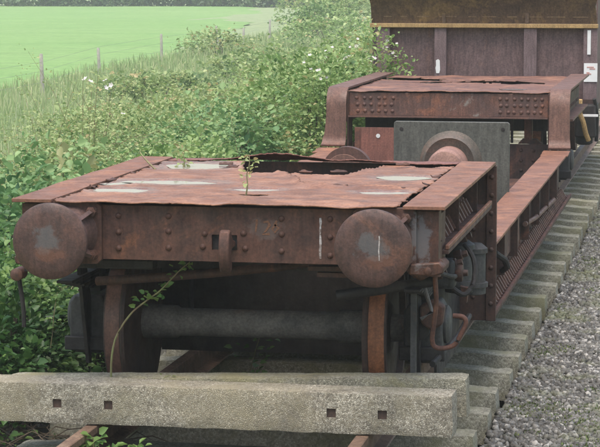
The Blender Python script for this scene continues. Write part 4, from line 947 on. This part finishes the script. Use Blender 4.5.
seedling('seedling', 'short seedling by the puddle near the deck back', [(-.74, 2.55, 1.235), (-.735, 2.56, 1.28), (-.75, 2.56, 1.33)], .006, 20, .04, M['rose'], .045, .1)
seedling('dry_twig', 'dry bent twig sticking up from the left deck crack', [(-.86, 2.3, 1.24), (-.92, 2.35, 1.28), (-.98, 2.4, 1.33), (-.99, 2.42, 1.36)], .007, 4, .02, M['rose'], .03, .6)
sh = [(-.70, .66, -.05), (-.705, .63, .244), (-.672, .60, .442), (-.585, .60, .585), (-.50, .60, .66), (-.413, .60, .725), (-.34, .60, .80), (-.299, .60, .843), (-.242, .60, .889)]
seedling('bramble_shoot', 'arching bramble shoot rising in front of the left wheel', sh, .007, 44, .042, M['leafd'], .055, .40)
seedling('bramble_shoot', 'leafy shoot lying on the left end of the mossy sleeper', [(-.42, .66, .21), (-.40, .63, .235), (-.36, .62, .25)], .004, 8, .03, M['rose'], .03, .1)
for i, (x, y, h, lab) in enumerate(((-.70, .20, .34, 'leafy weed below the pebbly sleeper beside the left rail'), (-.58, .18, .30, 'taller leafy weed at the bottom edge under the pebbly sleeper'), (-.47, .20, .30, 'leafy weed rightmost under the pebbly sleeper'))):
    seedling('weed', lab, [(x, y, -.36), (x+.01, y-.02, -.36+h*.5), (x+.02, y-.03, -.36+h)], .006, 46, .06, M['leafd'], .06, .3)
# dead twigs on the ground at the lower left: one uncountable litter
tw = MB()
for k in range(260):
    x = rng.uniform(-2.0, -.7); y = rng.uniform(-.2, 1.9); z = -.34+rng.uniform(0, .12); a = rng.uniform(0, 3.14); L = rng.uniform(.1, .45)
    tw.tube([(x, y, z), (x+L*.5*math.cos(a), y+L*.5*math.sin(a), z+rng.uniform(-.02, .08)), (x+L*math.cos(a), y+L*math.sin(a), z+rng.uniform(-.04, .06))], [.005, .004, .002], 4)
tag(tw.build('twig_litter', M['drystem'], None, smooth=60), 'dead brown twigs littering the ground by the left rail', 'twigs', kind='stuff')
bush('ivy_clump', 'ivy added behind the left wheel to darken the space under the wagon', -1.36, 2.75, .13, .7, .35, 1500, .05, M['leafd'], 0, cat='ivy')  # ivy added to shut out light from the left opening
seedling('under_wagon_weed', 'shaded weed growing under the axle between the rails', [(-.25, 2.1, -.3), (-.22, 2.1, .0), (-.15, 2.1, .25)], .006, 60, .05, M['leafd'], .16, .05)

# ------------------------------------------------------------------ air
hz = MB().box(-320, 60, -20, 230, -3, 12).build('haze', None, None, smooth=0); tag(hz, 'pale damp haze filling the air over the field', 'haze', kind='stuff')
m = bpy.data.materials.new('haze_air'); m.use_nodes = True; t = m.node_tree; t.nodes.remove(t.nodes['Principled BSDF'])
pv = t.nodes.new('ShaderNodeVolumePrincipled'); pv.inputs['Color'].default_value = (.93, .96, .97, 1); pv.inputs['Density'].default_value = HAZE; pv.inputs['Anisotropy'].default_value = .1
t.links.new(pv.outputs[0], t.nodes['Material Output'].inputs['Volume']); hz.data.materials.append(m)
